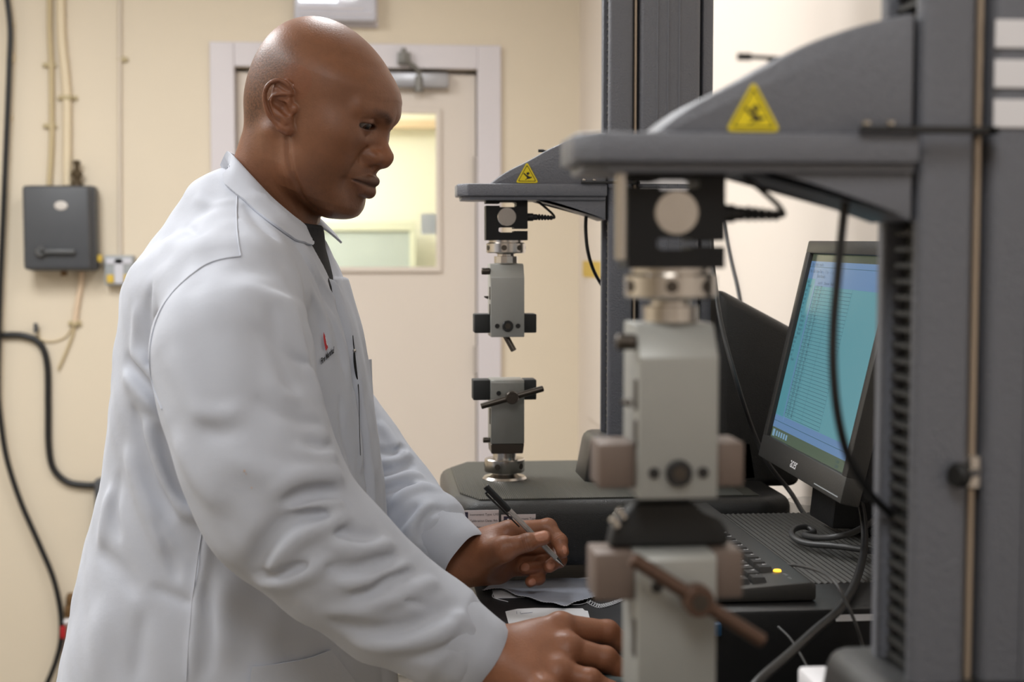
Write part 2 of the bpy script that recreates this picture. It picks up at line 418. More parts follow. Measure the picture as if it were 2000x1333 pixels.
pipe('wall_conduit', 'short cream conduit below the dark enclosure bending to its clip', [(160, 530), (157, 560), (150, 600), (146, 634)], .0085, mat('pinkish_conduit', srgb(222, 198, 170), .5), clips=[(146, 632)])
pipe('earth_wire', 'thin tan wire looping under the short cream conduit', [(146, 636), (140, 660), (128, 690), (114, 722)], .0045, M['conduit2'], cat='wire')
pipe('earth_wire', 'fine curled wire between the wall hook and conduit clip', [(74, 640), (78, 662), (100, 668), (126, 660), (140, 642)], .0025, M['conduit2'], cat='wire')
k = pb(154, 330)
t = thing('cable_gland', 'dark brass gland fitting on top of the enclosure', 'fitting', (k[0], YB, pb(154, 362)[2]))
q = NB(); z0 = pb(154, 364)[2]
lathe(q, [(0, 0), (.016, 0), (.016, .012), (.011, .014), (.011, .028), (.017, .03), (.017, .044), (.008, .05), (.008, .066), (.012, .068), (.012, .078), (0, .082)], Matrix.Translation((k[0], YB - .03, z0)), 12)
obj('gland_body', q, mat('dark_brass', srgb(82, 68, 48), .5, metal=.4), t, 30)
k = pb(73, 642)
t = thing('wall_hook', 'small dark hook on the wall above the bent black hose', 'hook', (k[0], YB, k[2]))
q = cyl(NB(), (k[0], YB, k[2]), (k[0], YB - .025, k[2]), .006, seg=10); cyl(q, (k[0], YB - .022, k[2] - .012), (k[0], YB - .022, k[2] + .018), .007, seg=10)
obj('hook_pin', q, M['box_grey'], t, 40)
pipe('black_hose', 'black hose bending down and right into the dark wall box', [(-40, 655), (0, 655), (45, 656), (78, 672), (92, 712), (94, 790), (95, 870), (104, 915), (130, 941), (165, 948), (196, 948)], .0105, M['cable'], cat='hose', n=8)
q = pb(190, 932); q2 = pb(232, 1075)
t = thing('wall_trunking', 'dark grey wall box end where the bent hose enters', 'box', ((q[0] + q2[0]) / 2, YB, q2[2]))
obj('trunking_body', box(NB(), q[0], q2[0], YB - .06, YB, q2[2], q[2], .008), M['box_grey'], t, 40)
pipe('black_hose', 'long black hose hanging down the far left wall edge', [(8, -30), (14, 0), (20, 60), (18, 130), (13, 260), (7, 400), (2, 520), (-2, 640), (-4, 760), (2, 830), (14, 900), (40, 980), (75, 1060), (104, 1130), (118, 1195), (119, 1250), (108, 1296), (88, 1345)], .0088, M['cable'], cat='hose', n=8)
M['tape'] = M['conduit']
for i, (px, py) in enumerate([(20, 48), (20, 112), (17, 230)]):
    k = Wy(px, py, YB - .012)
    o = thing('hose_clip', ['pale clip on the hose, topmost of the three', 'pale clip on the hose, largest and middle one', 'pale clip on the hose, lowest of the three'][i], 'clip', (k[0], YB, k[2]))
    hz = .016 if i == 1 else .006
    bmq = box(NB(), k[0] - .006, k[0] + .011, YB - .026, YB, k[2] - hz, k[2] + hz, .003)
    obj('clip_band', bmq, M['conduit'], o, 40)
# valve on a copper pipe at the lower left
k = pb(132, 1180)
t = thing('wall_valve', 'brass wall valve with red lever and white collar on a pipe', 'valve', (k[0], YB, pb(132, 1340)[2]))
P = lambda px, py, o=.03: Wy(px, py, YB - o)
q = tube(NB(), [P(136, 1180), P(134, 1225), P(127, 1260), P(126, 1350)], .008, 12, 6)
obj('valve_pipe', q, mat('pinkish_pipe', srgb(150, 130, 118), .5), t, 60)
q = NB(); p = P(134, 1206); lathe(q, [(0, 0), (.012, 0), (.015, .006), (.015, .03), (.012, .04), (.014, .046), (.014, .066), (.009, .078), (0, .08)], Matrix.Translation(Vector(p)) @ Matrix.Rotation(R(6), 4, 'Y'), 10)
obj('valve_stem', q, M['copper'], t, 30)
p = P(133, 1213, .034); q = cyl(NB(), p + np.array((-.012, 0, -.006)), p + np.array((.018, 0, .004)), .009, seg=14, bev=.002)
obj('valve_collar', q, M['white'], t, 40)
p0, p1 = P(122, 1224, .045), P(123, 1247, .045); obj('valve_lever', box(NB(), p0[0] - .006, p0[0] + .009, YB - .055, YB - .035, p1[2], p0[2], .003), M['red'], t, 40, label='red lever')
p = P(141, 1216, .03); q = cyl(NB(), p, p + np.array((.012, -.0, -.02)), .005, seg=10); obj('valve_screw', q, M['box_grey'], t, 40)
# little yellow sticker on the right wall
k = Wx(1155, 527, XR - .007)
t = thing('wall_sticker', 'yellow square sticker on the right wall beside the column', 'sticker', k)
obj('sticker_sheet', box(NB(), XR - .0075, XR - .0062, k[1] - .18, k[1] + .18, k[2] - .024, k[2] + .026), M['amber'], t)
# ------------------------------------------------------------------ bench
BZ = 0.921; BX0 = 0.124
bench = thing('lab_bench', 'dark topped lab bench with cream side panels along the right wall', 'bench', (0.4, 1.6, FL))
obj('bench_top', box(NB(), BX0, XR - .008, 0.1, 2.55, BZ - .032, BZ, .004), M['bench'], bench, 40)
bm = box(NB(), BX0 + .006, BX0 + .03, 0.14, 1.72, FL + 0.03, BZ - .033, .003)
obj('front_panel', bm, M['bench_edge'], bench)
obj('end_panel', box(NB(), BX0 + .006, XR - .01, 2.5, 2.53, FL, BZ - .033, .003), M['bench_edge'], bench)
bm = NB()
obj('leg', box(NB(), BX0 - .02, BX0 + .005, 1.73, 1.8, FL, BZ - .033, .003), M['bench_edge'], bench)
obj('leg', box(NB(), BX0 + .006, BX0 + .05, .1, .16, FL, BZ - .033, .003), M['bench_edge'], bench)

# ------------------------------------------------------------------ testing machines
GX = 0.183
def ribbed(bm, x0, x1, y0, y1, z, pitch, h, along='x', mi=0):
    """fine ribs running along one axis"""
    lo, hi = (y0, y1) if along == 'x' else (x0, x1)
    n = int((hi - lo) / pitch)
    for i in range(n):
        c = lo + (i + .5) * pitch
        if along == 'x': A = [(x0, c - pitch / 2, z), (x0, c, z + h), (x0, c + pitch / 2, z)]; B = [(x1, p[1], p[2]) for p in A]
        else: A = [(c - pitch / 2, y0, z), (c, y0, z + h), (c + pitch / 2, y0, z)]; B = [(p[0], y1, p[2]) for p in A]
        va = [bm.verts.new(p) for p in A]; vb = [bm.verts.new(p) for p in B]
        for f in ((va[0], va[1], vb[1], vb[0]), (va[1], va[2], vb[2], vb[1])): bm.faces.new(f).material_index = mi
        bm.faces.new(va).material_index = mi; bm.faces.new(vb[::-1]).material_index = mi

def lozenge(xa, xb, zc, h, n=6):
    """rounded left end at xa, square right end at xb"""
    return [(xa + h / 2 - h / 2 * math.sin(math.pi * k / n), zc + h / 2 * math.cos(math.pi * k / n)) for k in range(n + 1)] + [(xb, zc - h / 2), (xb, zc + h / 2)]

def warning_sign(parent, x, y, z, s):
    """yellow triangle with a crushed hand pictogram, on the plane y = const facing -y"""
    def P(u, v, o): return (x + u * s, y - o, z + v * s)
    def tri(r, c):
        V = [(-.5, 0), (.5, 0), (0, .9)]; out = []
        cx, cy = 0, .31
        V = [((a - cx) * r + cx, (b - cy) * r + cy) for a, b in V]
        for i in range(3):
            p, q, w = np.array(V[i - 1]), np.array(V[i]), np.array(V[(i + 1) % 3])
            a = q + (p - q) / np.linalg.norm(p - q) * c; b = q + (w - q) / np.linalg.norm(w - q) * c
            for t in np.linspace(0, 1, 6): out.append(tuple((1 - t) ** 2 * a + 2 * t * (1 - t) * q + t * t * b))
        return out
    bm = NB(); prism(bm, [(x + u * s, z + v * s) for u, v in tri(1, .13)], 'y', y - .0012, y)
    o = obj('warning_sign', bm, M['yellow'], parent, label='yellow triangular crush warning sticker')
    bm = NB()
    A = tri(.80, .08); B = tri(.72, .07)
    va = [bm.verts.new(P(u, v, .0015)) for u, v in A]; vb = [bm.verts.new(P(u, v, .0015)) for u, v in B]
    n = len(A)
    for i in range(n): bm.faces.new((va[i], va[(i + 1) % n], vb[(i + 1) % n], vb[i]))
    def poly(pts): bm.faces.new([bm.verts.new(P(u, v, .0015)) for u, v in pts])
    poly([(-.17, .40), (-.13, .43), (.02, .30), (-.01, .24)])             # arm
    poly([(-.01, .24), (.02, .31), (.14, .25), (.16, .20), (.06, .17), (-.02, .17)])   # palm
    poly([(.14, .25), (.19, .27), (.21, .23), (.16, .20)])
    poly([(-.02, .17), (.04, .19), (-.06, .12), (-.09, .15)])
    poly([(-.03, .42), (.0, .46), (.07, .42), (.08, .36), (.02, .34), (-.02, .37)])   # roller
    poly([(.03, .46), (.06, .47), (.12, .40), (.10, .38)])
    poly([(.0, .33), (.04, .34), (.03, .295), (.005, .30)])
    obj('sign_pictogram', bm, M['ink'], o)

def build_machine(gy, dz, near, label):
    x0, y0 = (GX - .0075 if near else GX), gy
    gs = .0075 if near else 0
    g = thing('testing_machine', label, 'machine', (x0, y0, BZ), 'tensile testing machines on the bench')
    X = lambda a: x0 + a
    Y = lambda a: y0 + a
    # --- base: moulded black housing, ribbed mat, plinth under the column
    bt = 1.030
    bm = NB()
    prism(bm, [(X(-.062), Y(-.185)), (X(.33), Y(-.185)), (X(.368), Y(-.16)), (X(.368), Y(.185)), (X(-.055), Y(.185)), (X(-.088), Y(.12)), (X(-.088), Y(-.125))], 'z', BZ + .022, bt, .017, 4)
    base = obj('base_housing', bm, M['black_plastic'], g, 50)
    bm = prism(NB(), [(X(-.05), Y(-.168)), (X(.32), Y(-.168)), (X(.32), Y(.165)), (X(-.045), Y(.165)), (X(-.072), Y(.11)), (X(-.072), Y(-.115))], 'z', bt - .002, bt + .0015)
    mt = obj('base_mat', bm, mat('ribbed_mat', srgb(66, 66, 60), .5), base)
    bm = NB()
    x = X(-.072)
    while x < X(.30):
        u = (x - X(-.072)); ya = Y(-.168) if u > .022 else Y(-.115) - u * 2.35
        yb = Y(.165) if u > .027 else Y(.112) + u * 1.9
        va = [bm.verts.new(p) for p in ((x, ya, bt + .0012), (x + .0010, ya - .0008, bt + .0025), (x + .0020, ya, bt + .0012))]
        vb = [bm.verts.new((p.co.x, yb, p.co.z)) for p in va]
        bm.faces.new((va[0], va[1], vb[1], vb[0])); bm.faces.new((va[1], va[2], vb[2], vb[1])); bm.faces.new(va)
        x += .0025
    o = obj('mat_rib', bm, bpy.data.materials['ribbed_mat'], base); o['kind'] = 'stuff'
    for sx in (-.05, .32):
        for sy in (-.14, .14): obj('foot', cyl(NB(), (X(sx), Y(sy), BZ), (X(sx), Y(sy), BZ + .026), .016, seg=16), M['rubber'], g)
    bm = prism(NB(), [(X(.104), bt - .01), (X(.362), bt - .01), (X(.35), 1.094), (X(.118), 1.094)], 'y', Y(-.045), Y(.062), .012, 3)
    obj('column_plinth', bm, M['black_plastic'], g, 50)
    # rounded instrument hood right of the column, top sloping down to the right
    bm = prism(NB(), [(X(.294), bt - .01), (X(.415), bt - .01), (X(.415), 1.238), (X(.294), 1.302)], 'y', Y(-.045), Y(.17), .014, 4)
    obj('instrument_hood', bm, M['black_plastic'], g, 50)
    # --- column
    ct = 1.98
    bm = prism(NB(), [(X(.160), Y(-.019)), (X(.172), Y(-.019)), (X(.172), Y(-.012)), (X(.183), Y(-.012)), (X(.183), Y(.028)), (X(.160), Y(.028))], 'z', 1.08, ct, .001, 1)
    box(bm, X(.140), X(.174), Y(-.03), Y(-.018), 1.08, ct, .0055, 4)
    col = obj('column', bm, M['machine'], g, 60)
    bm = NB()
    prism(bm, [(X(.140), Y(.026)), (X(.140), Y(.038)), (X(.289), Y(.038)), (X(.289), Y(.028)), (X(.16), Y(.028)), (X(.16), Y(.026))], 'z', 1.08, ct, .002, 1)
    obj('column_back', bm, M['machine'], col, 40)
    bm = NB()
    prism(bm, [(X(.184), Y(-.03)), (X(.269), Y(-.03)), (X(.269), Y(.028)), (X(.184), Y(.028))], 'z', 1.08, ct, .006, 3)
    for gx in (.207, .222, .238): box(bm, X(gx), X(gx + .0022), Y(-.0312), Y(-.0295), 1.085, ct - .01, .0006, 1)
    obj('column_cover', bm, M['machine'], col, 40)
    obj('column_side', box(NB(), X(.2735), X(.289), Y(-.022), Y(.028), 1.08, ct, .003), M['machine'], col, 40)
    obj('column_cap', box(NB(), X(.136), X(.292), Y(-.036), Y(.042), ct, ct + .02, .004), M['black_smooth'], col, 40)
    obj('guide_slot', box(NB(), X(.267), X(.275), Y(-.01), Y(.026), 1.08, ct - .001), M['rubber'], col)
    # bellows behind the open left face: individual folds
    z = 1.096; k = 0
    me = None
    pitch = .0098
    while z < ct - .012:
        if me is None:
            bm = prism(NB(), [(Y(-.018), 0), (Y(.025), 0), (Y(.025), pitch * .32), (Y(-.018), pitch * .32)], 'x', X(.146), X(.160))
            prism(bm, [(Y(-.018), pitch * .32), (Y(.025), pitch * .32), (Y(.025), pitch), (Y(-.018), pitch)], 'x', X(.153), X(.160))
            for v in bm.verts: v.co.z += z
            first = obj('bellows_fold', bm, M['bellows'], col); me = first
        else:
            c = dupl(me, me.location + Vector((0, 0, z - 1.096)))
        z += pitch; k += 1
    # --- limit rod with its stop collar
    rod = obj('limit_rod', cyl(NB(), (X(.1785), Y(-.022), 1.094), (X(.1785), Y(-.022), ct), .0026, seg=14), M['brass_rod'], g, 40)
    zc = 1.232 - .012
    if near:
        bm = cyl(NB(), (X(.1785), Y(-.022), zc - .010), (X(.1785), Y(-.022), zc + .010), .0065, seg=18, bev=.001)
        cyl(bm, (X(.1785), Y(-.028), zc), (X(.1685), Y(-.036), zc), .0028, seg=12)
        st = obj('stop_collar', bm, M['steel'], rod, 40)
        bm = lathe(NB(), [(0, 0), (.006, 0), (.0075, .002), (.0075, .006), (.006, .008), (0, .008)], frame_to((X(.1685), Y(-.036), zc), (X(.160), Y(-.0395), zc))[0], 14)
        obj('thumb_knob', bm, M['rubber'], rod, 30)
    # --- three white bars printed on the column cover
    for i, zz in enumerate((1.4775, 1.4545, 1.4315)):
        obj('logo_bar', box(NB(), X(.184), X(.2695), Y(-.0318), Y(-.0305), zz - .0082 + dz * 0, zz + .0082, .0003, 1), M['white'], col, label='white bar of the three-bar emblem')
    # --- crosshead
    zp0, zp1 = 1.4262 + dz, 1.4455 + dz
    bm = NB()
    prism(bm, [(X(-.070 + gs), Y(-.026)), (X(-.056 + gs), Y(-.040)), (X(.137), Y(-.040)), (X(.137), Y(.045)), (X(-.056 + gs), Y(.045)), (X(-.070 + gs), Y(.03))], 'z', zp0 + .0025, zp1, .0022, 2)
    prism(bm, [(X(-.064 + gs), Y(-.022)), (X(-.052 + gs), Y(-.034)), (X(.136), Y(-.034)), (X(.136), Y(.04)), (X(-.052 + gs), Y(.04)), (X(-.064 + gs), Y(.026))], 'z', zp0 - .003, zp0 + .003, .001, 1)
    ch = obj('crosshead', bm, M['machine'], g, 40)
    def arc(pts, n=8): return [tuple(p) for p in spline(pts, n)]
    up = arc([(X(-.027 + gs), zp1 - .002), (X(-.002 + gs), zp1 + .0165), (X(.030 + gs), zp1 + .033), (X(.062 + gs), zp1 + .0505), (X(.095 + gs), zp1 + .0625), (X(.1365), zp1 + .071)])
    lo = arc([(X(.1365), zp0 - .031), (X(.115), zp0 - .0235), (X(.085), zp0 - .0135), (X(.058), zp0 - .006), (X(.02), zp0 + .002)])
    bm = prism(NB(), up + [(X(.1365), zp0 + .01), (X(.0), zp0 + .01)], 'y', Y(-.030), Y(.036), .003, 2)
    obj('gusset', bm, M['machine'], ch, 40)
    bm = prism(NB(), lo + [(X(.02), zp0 + .004), (X(.1365), zp0 + .004)], 'y', Y(-.030), Y(.036), .002, 2)
    obj('lower_gusset', bm, M['machine'], ch, 40)
    obj('carriage', box(NB(), X(.1345), X(.150), Y(-.0175), Y(.024), zp0 - .03, zp1 + .07, .002), M['black_smooth'], ch, 40)
    # stop bracket with two cap screws reaching across the column to the limit rod
    bm = box(NB(), X(.100), X(.181), Y(-.0445), Y(-.0405), zp1 + .000, zp1 + .0042, .0008)
    box(bm, X(.175), X(.182), Y(-.0445), Y(-.016), zp1 + .000, zp1 + .0042, .0008)
    br = obj('stop_bracket', bm, M['black_smooth'], g, 40)
    for xx in (.104, .118):
        obj('cap_screw', cyl(NB(), (X(xx), Y(-.0425), zp1 + .004), (X(xx), Y(-.0425), zp1 + .0072), .0026, seg=12, bev=.0006), M['steel'], br, 40)
    zl = zp1 + .0475; lv = .0075 if near else .014
    bm = cyl(NB(), (X(.038 + lv), Y(-.004), zl), (X(.064 + lv), Y(-.004), zl - .001), .0013, seg=8)
    cyl(bm, (X(.031 + lv), Y(-.004), zl), (X(.039 + lv), Y(-.004), zl), .0022, seg=10); cyl(bm, (X(.05 + lv), Y(-.004), zl - .0035), (X(.062 + lv), Y(-.004), zl - .001), .0022, seg=8)
    obj('release_lever', bm, M['black_smooth'], ch, 40)
    warning_sign(g, X(.0265 if not near else .041), Y(-.0302), zp1 + .0015, .032)
    # --- load cell: S-beam block with slots, disc, connector
    lt, lb = zp0 + .001, zp0 - .058
    w = .029; yb0, yb1 = Y(-.016), Y(.016)
    zs1, zs2 = lt - .0095, lb + .0145
    # block cut by an upper slot open at the left and a lower slot open at the right
    S = [(X(-w), lt), (X(w), lt), (X(w), zs2 + .0016)] + [(X(.010), zs2 + .0016), (X(.010), zs2 + .0036)] + [(a, b) for a, b in [(X(-.009), zs2 + .0036), (X(-.0115), zs2 + .002), (X(-.0115), zs2 - .002), (X(-.009), zs2 - .0036), (X(.010), zs2 - .0036), (X(.010), zs2 - .0016), (X(w), zs2 - .0016), (X(w), lb), (X(-w), lb)]]
    S += [(X(-w), zs1 - .0016), (X(-.010), zs1 - .0016), (X(-.010), zs1 - .0036), (X(.011), zs1 - .0036), (X(.0135), zs1 - .002), (X(.0135), zs1 + .002), (X(.011), zs1 + .0036), (X(-.010), zs1 + .0036), (X(-.010), zs1 + .0016), (X(-w), zs1 + .0016)]
    lc = obj('load_cell', prism(NB(), S, 'y', yb0, yb1), M['cell'], g)
    zd = (lt + lb) / 2 + .003
    bm = cyl(NB(), (X(0), yb0 + .001, zd), (X(0), yb0 - .0012, zd), .0132, seg=36, bev=.0006)
    obj('cell_disc', bm, M['steel'], lc, 40, label='round steel disc')
    zk = zd
    bm = cyl(NB(), (X(w), Y(0), zk), (X(w + .010), Y(0), zk), .0055, seg=18, bev=.001)
    cyl(bm, (X(w + .009), Y(0), zk), (X(w + .016), Y(0), zk), .0042, seg=16, bev=.001)
    for i in range(5): cyl(bm, (X(w + .0165 + i * .0042), Y(0), zk - .0002 * i), (X(w + .0195 + i * .0042), Y(0), zk - .0002 * i), .0046 - .0003 * i, seg=14, bev=.0008)
    cyl(bm, (X(w + .014), Y(0), zk), (X(w + .037), Y(0), zk - .001), .0026, seg=10); 
    obj('connector', bm, M['rubber'], lc, 40)
    bm = tube(NB(), [(X(w + .036), Y(0), zk - .001), (X(w + .0395), Y(0), zk - .0003), (X(w + .036), Y(.001), zk + .0055), (X(w + .024), Y(.002), zk + .016), (X(w + .012), Y(.003), zk + .026), (X(w + .010), Y(.003), zk + .034)], .0017, 8)
    obj('cell_cable', bm, M['cable'], lc, 60)
    if near:
        obj('guard_rod', cyl(NB(), (X(-.0335), Y(-.020), zp0), (X(-.0335), Y(-.020), lb + .004), .0034, seg=16, bev=.0015), M['steel'], lc, 40)
    # --- upper coupling and grip
    zr = lb
    bm = lathe(NB(), [(0, 0), (.024, 0), (.024, -.003), (.0275, -.0045), (.0275, -.0165), (.026, -.018), (.015, -.018), (.012, -.0195), (.0, -.0195)], Matrix.Translation((X(0), Y(0), zr)), 40)
    cp = obj('upper_coupling', bm, M['steel'], g, 35)
    for aa in (-100, -52, 10, 200): 
        a = R(aa); d = np.array((math.cos(a), math.sin(a), 0)); p = np.array((X(0), Y(0), zr - .0105))
        obj('grub_hole', cyl(NB(), p + d * .0272, p + d * .0279, .0038, seg=14), M['steel_dark'], cp)
    bm = lathe(NB(), [(0, -.0185), (.012, -.0185), (.012, -.022), (.0165, -.0225), (.0165, -.0315), (.0155, -.033), (0, -.033)], Matrix.Translation((X(0), Y(0), zr)), 12 if not near else 28)
    nk = obj('lock_ring', bm, M['steel'], g, 25)
    gt = zr - .0325; gb = gt - .102
    gw, gd = .0235, .026
    bm = prism(NB(), [(Y(-gd), gb), (Y(-gd), gt - .019), (Y(-gd + .012), gt - .002), (Y(-gd + .016), gt), (Y(gd), gt), (Y(gd), gb)], 'x', X(-gw), X(gw), .0012, 2)
    gr = obj('upper_grip', bm, M['alu'], g, 30)
    zj = gb + .0185
    bm = box(NB(), X(-.0455), X(-gw), Y(-.017), Y(.017), zj - .0132, zj + .0132, .0015)
    jm = M['jaw_brown'] if near else M['jaw_black']
    obj('jaw', bm, jm, gr, 40)
    bm = box(NB(), X(gw), X(.0415), Y(-.017), Y(.017), zj - .0132, zj + .0132, .0015); obj('jaw', bm, jm, gr, 40)
    bm = cyl(NB(), (X(0), Y(-gd + .001), zj - .003), (X(0), Y(-gd - .004), zj - .003), .0078, seg=24, bev=.0012)
    bt_ = obj('grip_bolt', bm, M['black_smooth'], gr, 40)
    obj('hex_socket', cyl(NB(), (X(0), Y(-gd - .0035), zj - .003), (X(0), Y(-gd - .0044), zj - .003), .0042, seg=6), M['steel_dark'], gr)
    for sx in (-.0145, .0145): obj('side_screw', cyl(NB(), (X(sx), Y(-gd + .001), zj - .003), (X(sx), Y(-gd - .0012), zj - .003), .0033, seg=14), M['black_smooth'], gr, 40)
    bm = cyl(NB(), (X(-gw), Y(-.016), gt - .0105), (X(-gw - .012), Y(-.016), gt - .0105), .0048, seg=16, bev=.001)
    obj('side_pin', bm, M['steel_dark'], gr, 40)
    bm = box(NB(), X(-gw - .0012), X(-gw + .001), Y(-.021), Y(-.013), gb + .052, gb + .070, .0005); box(bm, X(-gw - .0012), X(-gw + .001), Y(-.021), Y(-.013), gb + .030, gb + .046, .0005)
    cyl(bm, (X(-gw - .002), Y(-.01), gb + .055), (X(-gw - .008), Y(-.01), gb + .056), .003, .001, 10)
    obj('side_slot', bm, M['steel_dark'], gr, 40)
    if not near:
        bm = cyl(NB(), (X(-.002), Y(-.012), gb + .002), (X(.0095), Y(-.018), gb - .0195), .0042, seg=14, bev=.0006)
        obj('tommy_bar', bm, M['steel_dark'], gr, 40)
    # --- lower grip on its flange
    zf = bt + .0018
    bm = lathe(NB(), [(0, 0), (.0315, 0), (.0315, .0035), (.029, .0065), (.021, .0075), (.0165, .010), (.0165, .0125), (.0275, .0130), (.0285, .0145), (.0285, .0305), (.027, .032), (.0165, .0325), (.0165, .043), (0, .043)], Matrix.Translation((X(-.002), Y(0), zf - .003)), 44)
    lcp = obj('lower_coupling', bm, M['steel'], g, 35)
    for aa in (-115, -40, 160):
        a = R(aa); d = np.array((math.cos(a), math.sin(a), 0)); p = np.array((X(-.002), Y(0), zf + .0195))
        obj('grub_hole', cyl(NB(), p + d * .0282, p + d * .0289, .0042, seg=14), M['steel_dark'], lcp)
    lz0, lz1 = zf + .0385, 1.1735
    bm = prism(NB(), [(Y(-gd), lz0 + .014), (Y(-gd), lz1 - .003), (Y(-gd + .003), lz1), (Y(gd), lz1), (Y(gd), lz0 + .014)], 'x', X(-gw), X(gw), .0012, 2)
    lg = obj('lower_grip', bm, M['alu_dark'] if not near else M['alu'], g, 30)
    bm = prism(NB(), [(X(-gw + .001), lz0), (X(gw - .002), lz0), (X(gw), lz0 + .014), (X(-gw), lz0 + .014)], 'y', Y(-gd + .001), Y(gd), .001, 1)
    obj('grip_foot', bm, M['steel_dark'], lg, 40)
    zj = lz1 - .0145
    for a, b in ((-.0475, -gw), (gw, .0415)):
        obj('jaw', box(NB(), X(a), X(b), Y(-.017), Y(.017), zj - .014, zj + .0142, .0015), jm, lg, 40)
    # T-bar screw
    hz = zj - .008 if not near else zj - .0085
    hx = .0045 if not near else .0085
    out = gd + .012
    bm = cyl(NB(), (X(hx), Y(-gd), hz), (X(hx), Y(-out - .006), hz), .0066, seg=20, bev=.001)
    lathe(bm, [(0, 0), (.0082, 0), (.0092, .002), (.0092, .012), (.0082, .014), (0, .014)], frame_to((X(hx), Y(-out + .004), hz), (X(hx), Y(-out - .012), hz))[0], 24)
    hub = obj('clamp_hub', bm, M['steel_dark'] if not near else M['bar_near'], lg, 40)
    obj('hub_face', cyl(NB(), (X(hx), Y(-out - .0095), hz), (X(hx), Y(-out - .0112), hz), .0048, seg=18), M['steel_dark'], lg, 40)
    ang = R(15.5) if not near else R(-33)
    d = np.array((math.cos(ang), 0, math.sin(ang)))
    L0, L1 = (.0445, .0455) if not near else (.046, .0465)
    c = np.array((X(hx), Y(-out - .003), hz))
    obj('clamp_bar', cyl(NB(), c - d * L0, c + d * L1, .0043, seg=18, bev=.001), M['steel_dark'] if not near else M['bar_near'], lg, 40)
    obj('side_screw', cyl(NB(), (X(-.0125), Y(-gd + .001), hz + .0045), (X(-.0125), Y(-gd - .0015), hz + .0045), .0033, seg=14), M['black_smooth'], lg, 40)
    obj('side_pin', cyl(NB(), (X(-gw), Y(-.012), lz0 + .018), (X(-gw - .010), Y(-.012), lz0 + .018), .004, seg=14, bev=.001), M['steel_dark'], lg, 40)
    bm = box(NB(), X(-gw - .0012), X(-gw + .001), Y(-.02), Y(-.012), lz1 - .062, lz1 - .04, .0005)
    obj('side_slot', bm, M['steel_dark'], lg, 40)
    return g, ch, base
M['bellows'] = mat('bellows_rubber', srgb(48, 48, 46), .55)
M['brass_rod'] = mat('polished_rod', srgb(176, 160, 142), .3, metal=.6)
M['bar_near'] = mat('bronzed_bar', srgb(92, 70, 58), .45, metal=.5)
g_far, ch_far, base_far = build_machine(1.99, 0.0, False, 'grey tensile testing machine farther back, with black jaws and calibration labels')
g_near, ch_near, base_near = build_machine(0.836, -0.027, True, 'large blurred tensile testing machine in the foreground with brown jaws')

# calibration labels on the far machine's base front
yb = 1.99 - .1855
def lab(px0, px1, py0, py1, name, name_label):
    a, b = Wy(px0, py0, yb), Wy(px1, py1, yb)
    o = obj(name, box(NB(), a[0], b[0], yb - .0009, yb + .0004, b[2], a[2]), M['label'], g_far, label=name_label)
    w = b[0] - a[0]; h = a[2] - b[2]; e = yb - .0012
    bm = NB()
    quad(bm, [(a[0] + .003, e, a[2] - .002), (a[0] + .0145, e, a[2] - .002), (a[0] + .0145, e, b[2] + .003), (a[0] + .003, e, b[2] + .003)], 1)
    cx, cz = a[0] + .0088, (a[2] + b[2]) / 2 + .001
    quad(bm, [(cx - .0032, e - .0002, cz - .004), (cx + .0032, e - .0002, cz - .004), (cx + .0012, e - .0002, cz + .003), (cx - .0012, e - .0002, cz + .003)], 2)
    quad(bm, [(cx - .0012, e - .0002, cz + .003), (cx + .0012, e - .0002, cz + .003), (cx + .0012, e - .0002, cz + .007), (cx - .0012, e - .0002, cz + .007)], 2)
    for i, s in enumerate(('Instrument Type: LXE 2000N', 'Calibration Date: 9th Aug 2021', 'Cert No: 10962   Due: Aug 22')):
        text_bm(s, .0042, basis((a[0] + .0165, e - .0001, a[2] - .0068 - i * .0082), (1, 0, 0), (0, 0, 1)), mi=0, bm=bm)
    obj('label_print', bm, [M['ink'], M['navy'], M['paper']], o)
M['label'] = mat('label_stock', srgb(214, 206, 206), .45); M['navy'] = mat('navy_print', srgb(46, 44, 66), .5)
lab(892, 974, 998, 1038, 'calibration_label', 'left printed calibration label'); lab(979, 1046, 1006, 1044, 'calibration_label', 'right printed calibration label')

# black specimen folded between the jaws of the near machine
t = thing('test_specimen', 'black folded test specimen between the jaws of the near testing machine', 'specimen', (GX, .836, 1.175))
prof = [(-.037, 1.1742), (.036, 1.1742), (.0355, 1.183), (.031, 1.190), (.020, 1.1945), (.014, 1.2010), (-.020, 1.2010), (-.026, 1.195), (-.034, 1.188)]
bm = prism(NB(), [(GX - .0075 + a, b) for a, b in prof], 'y', .836 - .005, .836 + .012, .0025, 3)
obj('folded_sheet', bm, M['rubber'], t, 50)
bm = NB(); 
for a, b, r in ((-.036, 1.193, .0026), (-.032, 1.198, .0022)): cyl(bm, (GX - .0075 + a, .829, b), (GX - .0075 + a + .004, .829, b - .006), r, seg=12, bev=.0006)
obj('specimen_pin', bm, M['steel'], t, 40)
